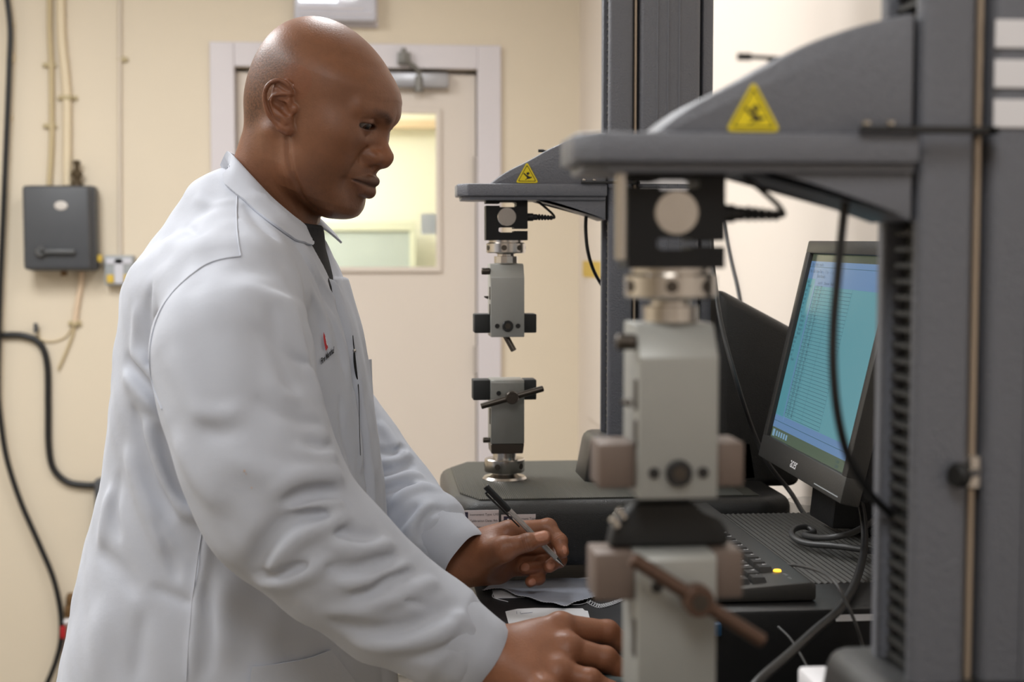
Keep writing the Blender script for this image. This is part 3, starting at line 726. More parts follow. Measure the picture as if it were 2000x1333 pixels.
# ------------------------------------------------------------------ computer, keyboard, monitor, cables
t = thing('computer_case', 'black desktop computer case lying flat under the monitor and keyboard', 'computer', (.45, 1.53, BZ))
CX0, CX1, CY0, CY1, CZ = .302, .655, 1.285, 1.775, 1.016
obj('case_body', box(NB(), CX0, CX1, CY0, CY1, BZ + .006, CZ, .004), M['black_smooth'], t, 40)
for sx in (CX0 + .04, CX1 - .04):
    for sy in (CY0 + .05, CY1 - .05): obj('foot', cyl(NB(), (sx, sy, BZ), (sx, sy, BZ + .007), .014, seg=14), M['rubber'], t)
bm = NB(); ribbed(bm, .425, .648, CY0 + .10, CY1 - .006, CZ - .0002, .0066, .0016, 'y')
obj('vent_rib', bm, mat('vent_rib', srgb(74, 73, 70), .4), t)['kind'] = 'stuff'
obj('case_strip', box(NB(), .43, .56, CY0 - .001, CY0 + .002, CZ - .012, CZ - .006), M['paper'], t, label='pale strip on the case front')
# keyboard
kb = thing('keyboard', 'black keyboard with white key legends and a lit amber lamp', 'keyboard', (.335, 1.52, CZ))
KX0, KX1, KY0, KY1 = .294, .420, 1.312, 1.752; KZ = CZ + .001
prof = [(KX0, KZ), (KX1, KZ), (KX1, KZ + .0165), (KX1 - .006, KZ + .0185), (KX0 + .006, KZ + .0105), (KX0, KZ + .008)]
obj('keyboard_body', prism(NB(), prof, 'y', KY0, KY1, .003, 2), mat('keyboard_plastic', srgb(56, 55, 53), .45, bump=.1, bscale=500), kb, 40)
kmat = mat('keycap', srgb(38, 38, 38), .42)
kmesh = None; lt = NB(); sl = .008 / (KX1 - .006 - KX0 - .006)
def kz(x): return KZ + .0105 + (x - KX0 - .006) * sl
rows = [(KX1 - .035, 0), (KX1 - .0525, 1), (KX1 - .0690, 2), (KX1 - .0855, 3), (KX1 - .1020, 4), (KX1 - .1170, 5)]
LEG = ['F1 F2 F3 F4 F5 F6 F7 F8 F9 0 1 2 3 4 5 6 7'.split(), '1 2 3 4 5 6 7 8 9 0 - = Bk Ins Hm Up 7 8 9 -'.split(), 'Q W E R T Y U I O P [ ] En Del End Dn 4 5 6 +'.split(), "A S D F G H J K L ; ' # @ 4 5 6 8 2 3 .".split(), 'Z X C V B N M , . / S U 1 2 3 E 0 . 5 2'.split(), 'C W A A F C L D R 0 . E 1 2 3 4 5 6 7 8'.split()]
for x, ri in rows:
    n = 16 if ri == 0 else 20
    for j in range(n):
        pit = (KY1 - KY0 - .024) / 20
        y = KY1 - .012 - pit * (j + .5) - (.0 if ri else pit * 3 * (j >= 13))
        if ri == 0: y = KY1 - .012 - pit * (j + .5) * 20 / 17.6
        z = kz(x)
        if kmesh is None:
            b = NB(); tz = .0052
            vs = [b.verts.new(p) for p in ((-.0074, -.0095, 0), (.0074, -.0095, 0), (.0074, .0095, 0), (-.0074, .0095, 0), (-.006, -.0068, tz), (.0056, -.0068, tz), (.0056, .0068, tz), (-.006, .0068, tz))]
            for f in ((0, 1, 5, 4), (1, 2, 6, 5), (2, 3, 7, 6), (3, 0, 4, 7), (4, 5, 6, 7)): b.faces.new([vs[i] for i in f])
            bmesh.ops.translate(b, verts=b.verts, vec=(x, y, z)); k0 = (x, y, z)
            kmesh = obj('key', b, kmat, kb)
        else:
            dupl(kmesh, (x - k0[0], y - k0[1], z - k0[2]))
        text_bm(LEG[ri][j % len(LEG[ri])], .0068, basis((x - .001, y + .0045, z + .0056), (0, -1, 0), (1, 0, sl)), bm=lt)
obj('key_legend', lt, M['white'], kb)
obj('lamp', lathe(NB(), [(0, 0), (.0042, 0), (.0036, .0016), (0, .0022)], Matrix.Translation((KX1 - .024, KY0 + .052, kz(KX1 - .024) + .0005)), 16), emat('amber_led', (1, .52, .03, 1), 2.6), kb, 60, label='lit amber lamp')
bm = NB()
for i in (1, 2): text_bm('o A' if i == 1 else 'o n', .0055, basis((KX1 - .022, KY0 + .056 - i * .016, kz(KX1 - .022) + .0006), (0, -1, 0), (1, 0, sl)), bm=bm)
obj('lamp_print', bm, M['grey_box'], kb)

# monitor: screen faces the man, leaning back
mo = thing('monitor', 'black monitor leaning back with a teal data table on its screen', 'monitor', (.56, 1.64, CZ))
pB0 = Wd(1480, 890, 1.84); pB1 = Wd(1640, 985, 1.50); pT0 = Wd(1575, 470, 1.852)
ey_ = (pB1 - pB0); Wm = np.linalg.norm(ey_); ex = ey_ / Wm                     # along the lower edge, towards the camera
up = pT0 - pB0; up = up - ex * (up @ ex); Hm = np.linalg.norm(up); up = up / Hm
nrm = np.cross(up, ex)
if nrm[0] > 0: nrm = -nrm                                            # out of the screen, to the left
def MP(u, v, o=0.0): return pB0 + ex * u + up * v + nrm * o            # u along, v up, o out of the face
def mbox(bm, u0, u1, v0, v1, o0, o1, bev=0, mi=0):
    m = Matrix((Vector(ex), Vector(up), Vector(nrm))).transposed().to_4x4(); m.translation = Vector(pB0)
    return box(bm, u0, u1, v0, v1, o0, o1, bev, 2, mi, m)
print('monitor size', Wm, Hm)
bz = .0165; bb = .030
bm = NB(); mbox(bm, 0, Wm, 0, bb, -.022, 0, .002); mbox(bm, 0, Wm, Hm - bz, Hm, -.022, 0, .002); mbox(bm, 0, bz, bb - .002, Hm - bz + .002, -.022, 0, .002); mbox(bm, Wm - bz, Wm, bb - .002, Hm - bz + .002, -.022, 0, .002)
obj('bezel', bm, M['monitor'], mo, 40)
bm = NB(); mbox(bm, .004, Wm - .004, .006, Hm - .004, -.034, -.018, .004); mbox(bm, .05, Wm - .05, .05, Hm - .06, -.055, -.03, .012)
obj('monitor_back', bm, M['black_smooth'], mo, 40)
S0u, S1u, S0v, S1v = bz, Wm - bz, bb, Hm - bz; Su, Sv = S1u - S0u, S1v - S0v
def scr(bm, u0, u1, v0, v1, lay, mi=0):
    o = -.006 + lay * .00025
    quad(bm, [MP(S0u + u0 * Su, S0v + v0 * Sv, o), MP(S0u + u1 * Su, S0v + v0 * Sv, o), MP(S0u + u1 * Su, S0v + v1 * Sv, o), MP(S0u + u0 * Su, S0v + v1 * Sv, o)], mi)
E = lambda n, c, s=1.0: emat(n, srgb(*c), s * .86)
smats = [E('screen_teal', (92, 148, 158)), E('screen_blue', (98, 132, 172)), E('screen_green', (76, 92, 74)), E('screen_line', (58, 96, 112)), E('screen_text', (44, 70, 86)), E('screen_side', (78, 140, 152)), E('screen_olive', (66, 74, 58)), E('screen_light', (120, 156, 184))]
bm = NB(); scr(bm, 0, 1, 0, 1, 0, 0)
scr(bm, 0, 1, .962, 1, 1, 6); scr(bm, 0, 1, .868, .962, 1, 1); scr(bm, 0, .12, .12, .868, 1, 5); scr(bm, 0, 1, .055, .125, 1, 1); scr(bm, 0, 1, 0, .055, 1, 2)
scr(bm, .112, .124, .10, .9, 2, 1); scr(bm, .12, 1, .832, .868, 2, 1)
scr(bm, .0, 1, .930, .933, 2, 3); scr(bm, .0, 1, .09, .093, 2, 3)
NR = 37
for i in range(NR):
    v = .83 - (i + 1) * (.70 / NR)
    scr(bm, .125, .60, v, v + .0022, 2, 3)
for u in (.125, .145, .25, .36, .60): scr(bm, u, u + .0016, .13, .83, 2, 3)
scr(bm, .02, .05, .008, .045, 2, 7)
for i in range(5): scr(bm, .07 + i * .035, .09 + i * .035, .014, .042, 2, 7)
screen = obj('screen', bm, smats, mo, label='lit teal screen showing a table of figures')
def stext(s, size, u, v, bm, spacing=1.0):
    return text_bm(s, size, basis(MP(S0u + u * Su, S0v + v * Sv, -.006 + .0009), ex, up), bm=bm, spacing=spacing)
bm = NB()
for i in range(NR): stext('%d  100.%d   %d%d' % (i + 1, (i * 7) % 10, 20 + (i * 13) % 70, i % 10), .0056, .128, .834 - (i + 1) * (.70 / NR) + .003, bm)
obj('table_text', bm, smats[4], mo)
bm = NB()
for i, s in enumerate(['data', 'Result', 'unit', 'test', 'load', 'ext', 'set', 'run', 'Sample', 'Sample', 'Sample', 'Report', 'Result', 'batch', 'auto', 'cal', 'zero', 'unit', 'Finish']): stext(s, .0058, .012 + .022 * (s[0].isupper()), .845 - i * .0235, bm)
obj('list_text', bm, smats[4], mo)
bm = NB()
stext('Data  Batch  results', .006, .02, .937, bm); obj('title_text', bm, smats[4], mo); bm = NB(); stext('File  Edit  View  Test   |   / / l e   -  s   x', .006, .02, .900, bm); stext('Batch Results', .0058, .13, .876, bm); obj('heading_text', bm, smats[4], mo); bm = NB(); stext('Load  N      Extension   Result   Notes', .0052, .16, .842, bm)
stext('12:40', .005, .86, .03, bm); stext('12/08', .005, .86, .008, bm)
obj('menu_text', bm, smats[4], mo)
bm = text_bm('acer', .0185, basis(MP(Wm * .42, .0085, .0004), ex, up), bm=NB(), spacing=.86)
obj('brand_mark', bm, M['white'], mo, label='pale maker mark on the lower bezel')
bm = NB(); mbox(bm, Wm * .72, Wm - .01, .005, .0062, -.0005, .0006)
obj('button_row', bm, M['grey_box'], mo)
# stand
sb = Wd(1645, 1045, 1.667)
bm = prism(NB(), [(sb[0] - .02, CZ + .012), (sb[0] + .045, CZ + .012), (sb[0] + .06, CZ + .2), (sb[0] + .0, CZ + .2)], 'y', 1.60, 1.69, .004, 2)
obj('stand_neck', bm, M['black_smooth'], mo, 40)
bm = box(NB(), .575, .648, 1.60, 1.735, CZ + .004, CZ + .014, .004)
obj('stand_base', bm, M['black_smooth'], mo, 40)

def cable(name, label, pts, r, m=None, cat='cable', seg=8):
    o = thing(name, label, cat, pts[-1]); obj('sheath', tube(NB(), pts, r, seg, 8), m or M['cable'], o, 60); return o
W = Wd
cable('monitor_cable', 'thick black cable sagging from the monitor back to the lower right', [W(1668, 930, 1.60), W(1685, 1005, 1.56), W(1688, 1070, 1.5), W(1672, 1135, 1.4), W(1640, 1190, 1.28), W(1592, 1232, 1.2), W(1540, 1280, 1.13), W(1478, 1336, 1.08), W(1440, 1400, 1.06)], .0042)
cable('monitor_cable', 'coiled dark cable looping forward on the ribbed case top', [W(1726, 1080, 1.50), W(1640, 1068, 1.535), W(1575, 1062, 1.575), W(1548, 1048, 1.61), W(1552, 1034, 1.655), W(1574, 1030, 1.675), W(1590, 1040, 1.66), W(1572, 1046, 1.62), W(1600, 1051, 1.57), W(1640, 1048, 1.54), W(1676, 1036, 1.575), W(1712, 1010, 1.60), W(1716, 975, 1.63)], .0036, M['cable_grey'])
cable('keyboard_lead', 'thin grey keyboard lead drooping over the case edge at right', [W(1536, 1104, 1.43), W(1562, 1106, 1.40), W(1604, 1118, 1.34), W(1632, 1140, 1.278), W(1654, 1180, 1.262), W(1672, 1222, 1.256), W(1688, 1276, 1.25), W(1700, 1340, 1.2)], .0016, M['cable_grey'])
cable('thin_lead', 'very thin dark lead crossing in front of the computer case', [W(1520, 1225, 1.27), W(1545, 1250, 1.25), W(1575, 1300, 1.22), W(1590, 1345, 1.2)], .0011, M['cable_grey'])
obj('data_cable', tube(NB(), [np.array((.470, 1.966, 1.45)), W(1390, 480, 1.93), W(1397, 560, 1.90), W(1410, 640, 1.87), W(1440, 750, 1.85), W(1470, 840, 1.92), W(1500, 905, 1.93), W(1544, 962, 1.93), W(1572, 1006, 1.845), W(1606, 1034, 1.84)], .0032, 8, 8), M['cable_grey'], g_far, 60, label='grey cable trailing past the monitor edge')
cable('column_cable', 'thin black cable hanging along the right wall behind the hood', [Wx(px, py, .6592) for px, py in ((1376, -60), (1384, 200), (1394, 340), (1414, 440), (1428, 510), (1442, 570), (1452, 640), (1458, 760))], .0034)
obj('crosshead_cable', tube(NB(), [W(1145, 412, 2.03), W(1144, 450, 2.03), W(1148, 490, 2.03), W(1158, 525, 2.04), W(1172, 552, 2.06), W(1184, 570, 2.08)], .0026, 8, 8), M['cable'], g_far, 60)
obj('crosshead_cable', tube(NB(), [W(1652, 388, .845), W(1646, 440, .845), W(1636, 540, .845), W(1628, 640, .845), W(1628, 730, .845), W(1638, 820, .85), W(1660, 900, .86), W(1700, 965, .872), W(1745, 1010, .885)], .0027, 8, 8), M['cable'], g_near, 60)
# mouse under the right hand
mc = Wd(1250, 1330, 1.402)
ms = thing('computer_mouse', 'grey green computer mouse under the right hand', 'mouse', (mc[0], mc[1], BZ))
b = NB(); bmesh.ops.create_uvsphere(b, u_segments=28, v_segments=16, radius=1)
for v in b.verts:
    v.co.z = max(v.co.z, -.25); v.co = Vector((v.co.x * .046, v.co.y * .030, (v.co.z + .25) * .0185))
bmesh.ops.translate(b, verts=b.verts, vec=(mc[0] + .0, mc[1], BZ))
obj('mouse_shell', b, mat('mouse_grey', srgb(92, 104, 104), .45), ms, 60)
b = cyl(NB(), (mc[0] + .028, mc[1] - .003, BZ + .0165), (mc[0] + .028, mc[1] + .003, BZ + .0165), .006, seg=16)
obj('scroll_wheel', b, M['rubber'], ms, 60)
# fabric swatch with stitched edge, slips of paper, thread chain
def sheet(bm, pts, z, th=.0006, mi=0):
    P = [Wz(px, py, z) for px, py in pts]
    prism(bm, [(p[0], p[1]) for p in P], 'z', z, z + th, mi=mi)
    return P
P0 = Wz(1060, 1165, BZ)
t = thing('paper_slip', 'white paper slip poking out beneath the grey fabric swatch', 'paper', P0)
obj('slip', sheet_bm := (lambda b: (sheet(b, [(966, 1170), (960, 1150), (1165, 1127), (1185, 1158), (1182, 1169), (1100, 1150), (1030, 1168)], BZ + .0008), b)[1])(NB()), M['paper'], t)
sw = thing('fabric_swatch', 'pale blue grey fabric swatch with stitched dark edge beside the pen hand', 'fabric', Wz(1060, 1160, BZ))
top = [(965, 1137), (1060, 1131), (1140, 1131), (1190, 1146), (1200, 1152)]
low = [(942, 1154), (964, 1150), (984, 1151), (1008, 1163), (1032, 1167), (1058, 1176), (1080, 1178), (1103, 1184), (1120, 1177), (1150, 1169), (1196, 1157)]
b = NB(); n = 40
def along(poly, t):
    s = spline(poly, 10); f = t * (len(s) - 1); i = min(int(f), len(s) - 2); return s[i] * (1 - (f - i)) + s[i + 1] * (f - i)
grid = []
for i in range(n + 1):
    row = []
    for j in range(9):
        q = along(top, i / n) * (1 - j / 8) + along(low, i / n) * (j / 8)
        z = BZ + .0022 + .0035 * (j / 8) ** 3 * (0.6 + 0.6 * math.sin(i * .42) ** 2)
        row.append(b.verts.new(Vector(Wz(q[0], q[1], z))))
    grid.append(row)
for i in range(n):
    for j in range(8): b.faces.new((grid[i][j], grid[i + 1][j], grid[i + 1][j + 1], grid[i][j + 1]))
swo = obj('cloth', b, M['swatch'] if 'swatch' in M else M.setdefault('swatch', mat('swatch_weave', srgb(176, 182, 197), .9, noise=.08, nscale=120, bump=.2, bscale=900)), sw, 60)
b = NB(); e0 = [grid_p for grid_p in [along(low, i / n) for i in range(n + 1)]]
ra = [b.verts.new(Vector(Wz(q[0], q[1], BZ + .0021 + .0035 * (0.6 + 0.6 * math.sin(i * .42) ** 2)))) for i, q in enumerate(e0)]
rb = [b.verts.new(Vector(Wz(q[0] + 2, q[1] + 2.5, BZ + .0008))) for q in e0]
for i in range(n): b.faces.new((ra[i], ra[i + 1], rb[i + 1], rb[i]))
obj('cloth_edge', b, mat('swatch_backing', srgb(46, 46, 50), .9), sw)
b = NB()
for i in range(n):
    for k in range(2):
        q = along(low, (i + k * .5) / n); z = BZ + .0024 + .0035 * (0.6 + 0.6 * math.sin((i + k * .5) * .42) ** 2)
        p = Wz(q[0], q[1] - 1.0 + k, z); q_ = Wz(q[0] + 2.6, q[1] - .4 + k * .6, z); cyl(b, p, q_, .0003, seg=5)
obj('stitching', b, M['paper'], sw)['kind'] = 'stuff'
b = NB(); 
for s in ([(1148, 1153), (1158, 1156), (1151, 1159)], [(1151, 1152), (1150, 1157)], [(1152, 1156), (1163, 1153)]):
    tube(b, [Wz(x, y, BZ + .0034) for x, y in s], .0002, 5, 1)
obj('pen_mark', b, mat('blue_biro', srgb(84, 88, 112), .7), sw)
t = thing('loose_thread', 'loose white thread end at the left corner of the swatch', 'thread', Wz(975, 1170, BZ))
obj('strand', tube(NB(), [Wz(964, 1158, BZ + .002), Wz(962, 1166, BZ + .001), Wz(972, 1171, BZ + .001), Wz(992, 1176, BZ + .001)], .0005, 6), M['paper'], t, 60)
t = thing('thread_chain', 'white looped chain of sewing thread trailing right from the swatch', 'thread', Wz(1180, 1180, BZ))
b = tube(NB(), [Wz(1115, 1182, BZ + .001), Wz(1135, 1181, BZ + .001), Wz(1150, 1176, BZ + .001), Wz(1154, 1173, BZ + .002)], .0005, 6)
pts = []
for i in range(16):
    u = i / 15; cx_ = 1150 + 66 * u; cy_ = 1176 + 11 * math.sin(min(1, u * 2.2) * math.pi * .55) - 16 * u * u
    a = Wz(cx_, cy_, BZ + .001)
    loop = [(a[0] + .0042 * math.cos(k * math.pi / 4) * .55 + .002 * math.sin(k * math.pi / 4), a[1] + .0042 * math.sin(k * math.pi / 4) * 2.0, BZ + .001 + .0006 * (k % 2)) for k in range(9)]
    tube(b, loop, .00045, 5, 2, cap=False)
obj('strand', b, M['paper'], t, 60)
t = thing('paper_slip', 'white paper slip with two pen ticks beside the right hand', 'paper', Wz(1070, 1210, BZ))
b = NB(); sheet(b, [(987, 1196), (1010, 1191), (1045, 1189), (1138, 1190), (1142, 1194), (1148, 1195), (1162, 1245), (1000, 1245)], BZ + .0003)
so = obj('slip', b, M['paper'], t)
b = NB()
for s in ([(1009, 1195), (1009.5, 1200)], [(1016, 1196), (1017, 1199.5), (1040, 1197)]): tube(b, [Wz(x, y, BZ + .0012) for x, y in s], .00022, 5, 1)
obj('pen_mark', b, mat('blue_ink', srgb(96, 98, 130), .7), t)
# odds and ends at the right: clear cup, white packet, blue cap
k = Wd(1578, 1000, 2.0)
cu = thing('plastic_cup', 'clear plastic cup standing behind the monitor', 'cup', (.600, 1.899, BZ))
mp, nt, b_ = new_mat('clear_plastic'); b_.inputs['Transmission Weight'].default_value = .85; b_.inputs['Roughness'].default_value = .12; b_.inputs['IOR'].default_value = 1.2; b_.inputs['Base Color'].default_value = (.9, .9, .9, 1)
cz = 1.0
obj('cup_wall', lathe(NB(), [(.0, 0), (.024, 0), (.034, .085), (.036, .087), (.0335, .087), (.0228, .004), (0, .003)], Matrix.Translation((.600, 1.899, BZ)), 32), mp, cu, 50)
obj('cup_band', lathe(NB(), [(.0286, .034), (.0305, .05), (.031, .052), (.0292, .034)], Matrix.Translation((.600, 1.899, BZ)), 32), M['paper'], cu, 50)
k = Wd(1600, 1316, 1.0)
wp = thing('white_packet', 'white packet with red and green print lying on the near machine base', 'packet', (k[0], k[1], 1.0335))
b = box(NB(), k[0] - .010, k[0] + .012, k[1] - .03, k[1] + .02, 1.0335, k[2], .003)
obj('packet_body', b, M['white'], wp, 40)
b = NB(); yk = k[1] - .0303
for (u0, u1, v0, v1, mi) in ((-.007, .004, -.012, -.006, 0), (-.004, .006, -.016, -.0125, 0), (.004, .009, -.010, -.005, 1)): quad(b, [(k[0] + u0, yk, k[2] + v0), (k[0] + u1, yk, k[2] + v0), (k[0] + u1, yk, k[2] + v1), (k[0] + u0, yk, k[2] + v1)], mi)
obj('packet_print', b, [M['red'], mat('green_print', srgb(60, 140, 100), .5)], wp)
k = Wd(1414, 1243, 1.28)
b = box(NB(), k[0] - .003, k[0] + .003, CY0 - .010, CY0 + .002, k[2] - .006, k[2] + .006, .0015)
obj('usb_plug', b, mat('blue_plastic', srgb(40, 78, 112), .4), bpy.data.objects['computer_case'], 40, label='small bright blue plug')
# ------------------------------------------------------------------ implicit-surface tools (numpy)
f32 = np.float32
def smin(a, b, k):
    h = np.maximum(k - np.abs(a - b), 0) / k
    return np.minimum(a, b) - h * h * k * 0.25
def smax(a, b, k): return -smin(-a, -b, k)
def cone(P, a, b, ra, rb):
    a = np.asarray(a, f32); ba = np.asarray(b, f32) - a; pa = P - a
    t = np.clip(pa @ ba / max(1e-12, float(ba @ ba)), 0, 1)
    return np.linalg.norm(pa - t[:, None] * ba, axis=1) - (ra + (rb - ra) * t)
def chain(P, pts, rs, k=0.0):
    d = None
    for i in range(len(pts) - 1):
        c = cone(P, pts[i], pts[i + 1], rs[i], rs[i + 1])
        d = c if d is None else (smin(d, c, k) if k else np.minimum(d, c))
    return d
def ell(P, c, r, rot=None):
    q = P - np.asarray(c, f32)
    if rot is not None: q = q @ np.asarray(rot, f32)
    r = np.asarray(r, f32)
    k0 = np.linalg.norm(q / r, axis=1); k1 = np.linalg.norm(q / (r * r), axis=1)
    return k0 * (k0 - 1) / np.maximum(k1, 1e-9)
def rotxz(a):                      # columns = local axes of an ellipsoid turned about y
    c, s = math.cos(a), math.sin(a); return np.array(((c, 0, -s), (0, 1, 0), (s, 0, c)))
def seg_dist(P, pts):
    d = None
    for i in range(len(pts) - 1):
        c = cone(P, pts[i], pts[i + 1], 0, 0); d = c if d is None else np.minimum(d, c)
    return d

def surface_net(fn, lo, hi, h, margin=2.2, newton=2):
    """mesh of fn = 0 inside a box, evaluated only near the surface"""
    lo = np.asarray(lo, float); n = np.ceil((np.asarray(hi) - lo) / h).astype(int) + 1
    B = 8
    nb = (n + B - 1) // B; n = nb * B
    ci = np.stack(np.meshgrid(*[np.arange(k) for k in nb], indexing='ij'), -1).reshape(-1, 3)
    cen = (lo + (ci * B + (B - 1) / 2) * h).astype(f32)
    v = fn(cen)
    F = np.repeat(np.repeat(np.repeat(v.reshape(nb), B, 0), B, 1), B, 2).astype(f32)
    act = np.abs(v) < B * h * 0.9 * margin
    off = np.stack(np.meshgrid(*[np.arange(B)] * 3, indexing='ij'), -1).reshape(-1, 3)
    idx = (ci[act][:, None, :] * B + off[None]).reshape(-1, 3)
    for s in range(0, len(idx), 400000):
        q = idx[s:s + 400000]
        F[q[:, 0], q[:, 1], q[:, 2]] = fn((lo + q * h).astype(f32))
    S = F < 0
    cube = [(i, j, k) for i in (0, 1) for j in (0, 1) for k in (0, 1)]
    sl = lambda o: tuple(slice(o[d], n[d] - 1 + o[d]) for d in range(3))
    cnt = sum(S[sl(o)].astype(np.int8) for o in cube)
    cells = np.argwhere((cnt > 0) & (cnt < 8))
    cid = -np.ones(tuple(n - 1), np.int64); cid[tuple(cells.T)] = np.arange(len(cells))
    acc = np.zeros((len(cells), 3)); num = np.zeros(len(cells))
    for a in cube:
        for d in range(3):
            if a[d]: continue
            b = list(a); b[d] = 1
            fa = F[tuple((cells + a).T)]; fb = F[tuple((cells + b).T)]
            m = (fa < 0) != (fb < 0)
            t = np.where(m, fa / np.where(fa == fb, 1, fa - fb), 0)
            p = np.array(a, float)[None] + np.eye(3)[d][None] * t[:, None]
            acc[m] += p[m]; num[m] += 1
    V = lo + (cells + acc / num[:, None]) * h
    quads = []
    for d in range(3):
        e1, e2 = (d + 1) % 3, (d + 2) % 3
        o = [0, 0, 0]; o[d] = 1
        A = S[tuple(slice(0, n[k] - o[k]) for k in range(3))]; Bq = S[tuple(slice(o[k], n[k]) for k in range(3))]
        E = np.argwhere(A != Bq)
        E = E[(E[:, e1] > 0) & (E[:, e2] > 0) & (E[:, e1] < n[e1] - 1) & (E[:, e2] < n[e2] - 1)]
        u1, u2 = np.eye(3, dtype=int)[e1], np.eye(3, dtype=int)[e2]
        q = np.stack([cid[tuple((E - u1 - u2).T)], cid[tuple((E - u2).T)], cid[tuple(E.T)], cid[tuple((E - u1).T)]], 1)
        ins = A[tuple(E.T)]
        q[~ins] = q[~ins][:, ::-1]
        quads.append(q)
    Q = np.concatenate(quads); Q = Q[(Q >= 0).all(1)]
    e = h * 0.3
    for _ in range(newton):
        P = V.astype(f32); f0 = fn(P)
        g = np.stack([fn(P + np.eye(3, dtype=f32)[k] * e) - f0 for k in range(3)], 1) / e
        st = f0[:, None] * g / np.maximum((g * g).sum(1), 0.05)[:, None]
        V = V - np.clip(st, -h * .6, h * .6)
    return V, Q
def smooth_mesh(V, Q, it=1, lam=.5):
    E = np.concatenate([Q[:, [0, 1]], Q[:, [1, 2]], Q[:, [2, 3]], Q[:, [3, 0]]]); E = np.unique(np.sort(E, 1), axis=0)
    for _ in range(it):
        acc = np.zeros_like(V); num = np.zeros(len(V))
        for a, b in ((0, 1), (1, 0)):
            np.add.at(acc, E[:, a], V[E[:, b]]); np.add.at(num, E[:, a], 1)
        V = V + lam * (acc / np.maximum(num, 1)[:, None] - V)
    return V
def gauss(x, w): return np.exp(-(x / w) ** 2)

def march_many(fn, pts, d0=1.2, d1=2.2, n=90):
    """pixel rays followed to the surface fn = 0; rows of nan where a ray misses"""
    pts = np.asarray(pts, float)
    D = RIGHT[None] * ((pts[:, 0] - 1000) / FPX)[:, None] + UPC[None] * ((666.5 - pts[:, 1]) / FPX)[:, None] + FWD[None]
    D = D / (D @ FWDH)[:, None]
    d = np.full(len(pts), float(d0)); live = np.ones(len(pts), bool); hit = np.zeros(len(pts), bool)
    for _ in range(n):
        k = np.where(live)[0]
        if not len(k): break
        v = fn((CAM + D[k] * d[k][:, None]).astype(f32)).astype(float)
        h = v < .0004; hit[k[h]] = True
        d[k] += np.where(h, 0, np.maximum(v * .8, .0004)); live[k] = ~h & (d[k] < d1)
    hit |= live
    P = CAM + D * d[:, None]; P[~hit] = np.nan
    return P
def march(fn, px, py, d0=1.2, d1=2.2, n=90):
    p = march_many(fn, [(px, py)], d0, d1, n)[0]
    return None if np.isnan(p[0]) else p
def grad_many(fn, P, e=.005):
    P = np.asarray(P, float); g = np.stack([fn((P + a).astype(f32)) - fn((P - a).astype(f32)) for a in np.eye(3) * e], 1).astype(float)
    return g / (np.linalg.norm(g, axis=1)[:, None] + 1e-9)
# ------------------------------------------------------------------ the man: frames of head and body
ZV = np.array((0, 0, 1.0))
def head_axes(psi, p):
    h = math.cos(psi) * RIGHT - math.sin(psi) * FWDH
    F = math.cos(p) * h - math.sin(p) * ZV; L = math.sin(psi) * RIGHT + math.cos(psi) * FWDH
    return F, L, np.cross(F, L)
HF, HL, HT = head_axes(R(15), R(20))
H0 = np.array((-0.0666, 1.6942, 1.5091))        # between the ear canals
HM = np.stack([HF, HL, HT])                      # rows: face forward, left, up
def to_head(P): return ((P - H0.astype(f32)) @ HM.T.astype(f32)).astype(f32)
def from_head(q): return H0 + np.asarray(q, float) @ HM
def hpt(px, py, yl):                             # pixel ray met with the head plane y = yl -> head coordinates
    r = ray(px, py); t = (yl - (CAM - H0) @ HL) / (r @ HL); return HM @ (CAM + r * t - H0)

NECK_A = np.array((-.019, 0, -.035)); NECK_B = HM @ (Wd(512, 446, 1.68) - H0)
FZ = np.array([-.110, -.104, -.0974, -.0927, -.084, -.072, -.06, -.045, -.03, -.015, 0, .015, .026, .035, .05, .07])
FX = np.array([.050, .062, .0715, .0775, .0805, .0800, .0795, .0795, .0800, .0780, .0775, .0795, .0845, .0850, .0825, .074])
FWH = np.array([.022, .030, .038, .044, .0545, .0610, .0650, .0680, .0695, .0700, .0705, .0700, .0690, .0690, .0690, .066])
EYE = np.array((.0668, .0325, .0138))
# ear outline on the side of the head, from the photograph (right ear; the left is its mirror)
def earp(X, Y): q = hpt(500 + X / 9.525, 140 + Y / 9.525, -.078); return (q[0], q[2])
HELIX = [tuple(p) for p in spline([earp(*p) for p in [(668, 420), (662, 330), (620, 245), (550, 195), (465, 186), (370, 220), (292, 300), (250, 420), (242, 540), (262, 690), (310, 840), (385, 960)]], 3)]
LOBE = [earp(*p) for p in [(385, 950), (465, 1050), (555, 1100), (640, 1095)]]
ANTI = [tuple(p) for p in spline([earp(*p) for p in [(640, 425), (560, 440), (450, 455), (360, 530), (325, 640), (350, 740), (425, 815), (510, 870), (560, 940)]], 3)]
EC = np.array(earp(470, 640)); TRAG = earp(700, 700)
SLIT = np.array(((1, 0, 0), (0, .998, -.06), (0, .06, .998))).T
SLIT_C = EYE + np.array((.0085, .0008, -.0018)); SLIT_R = (.0130, .0165, .0035)
JAWLINE = [np.array((9., 9, 9)), np.array((9., 9, 9.1))]
NECKLINES = []
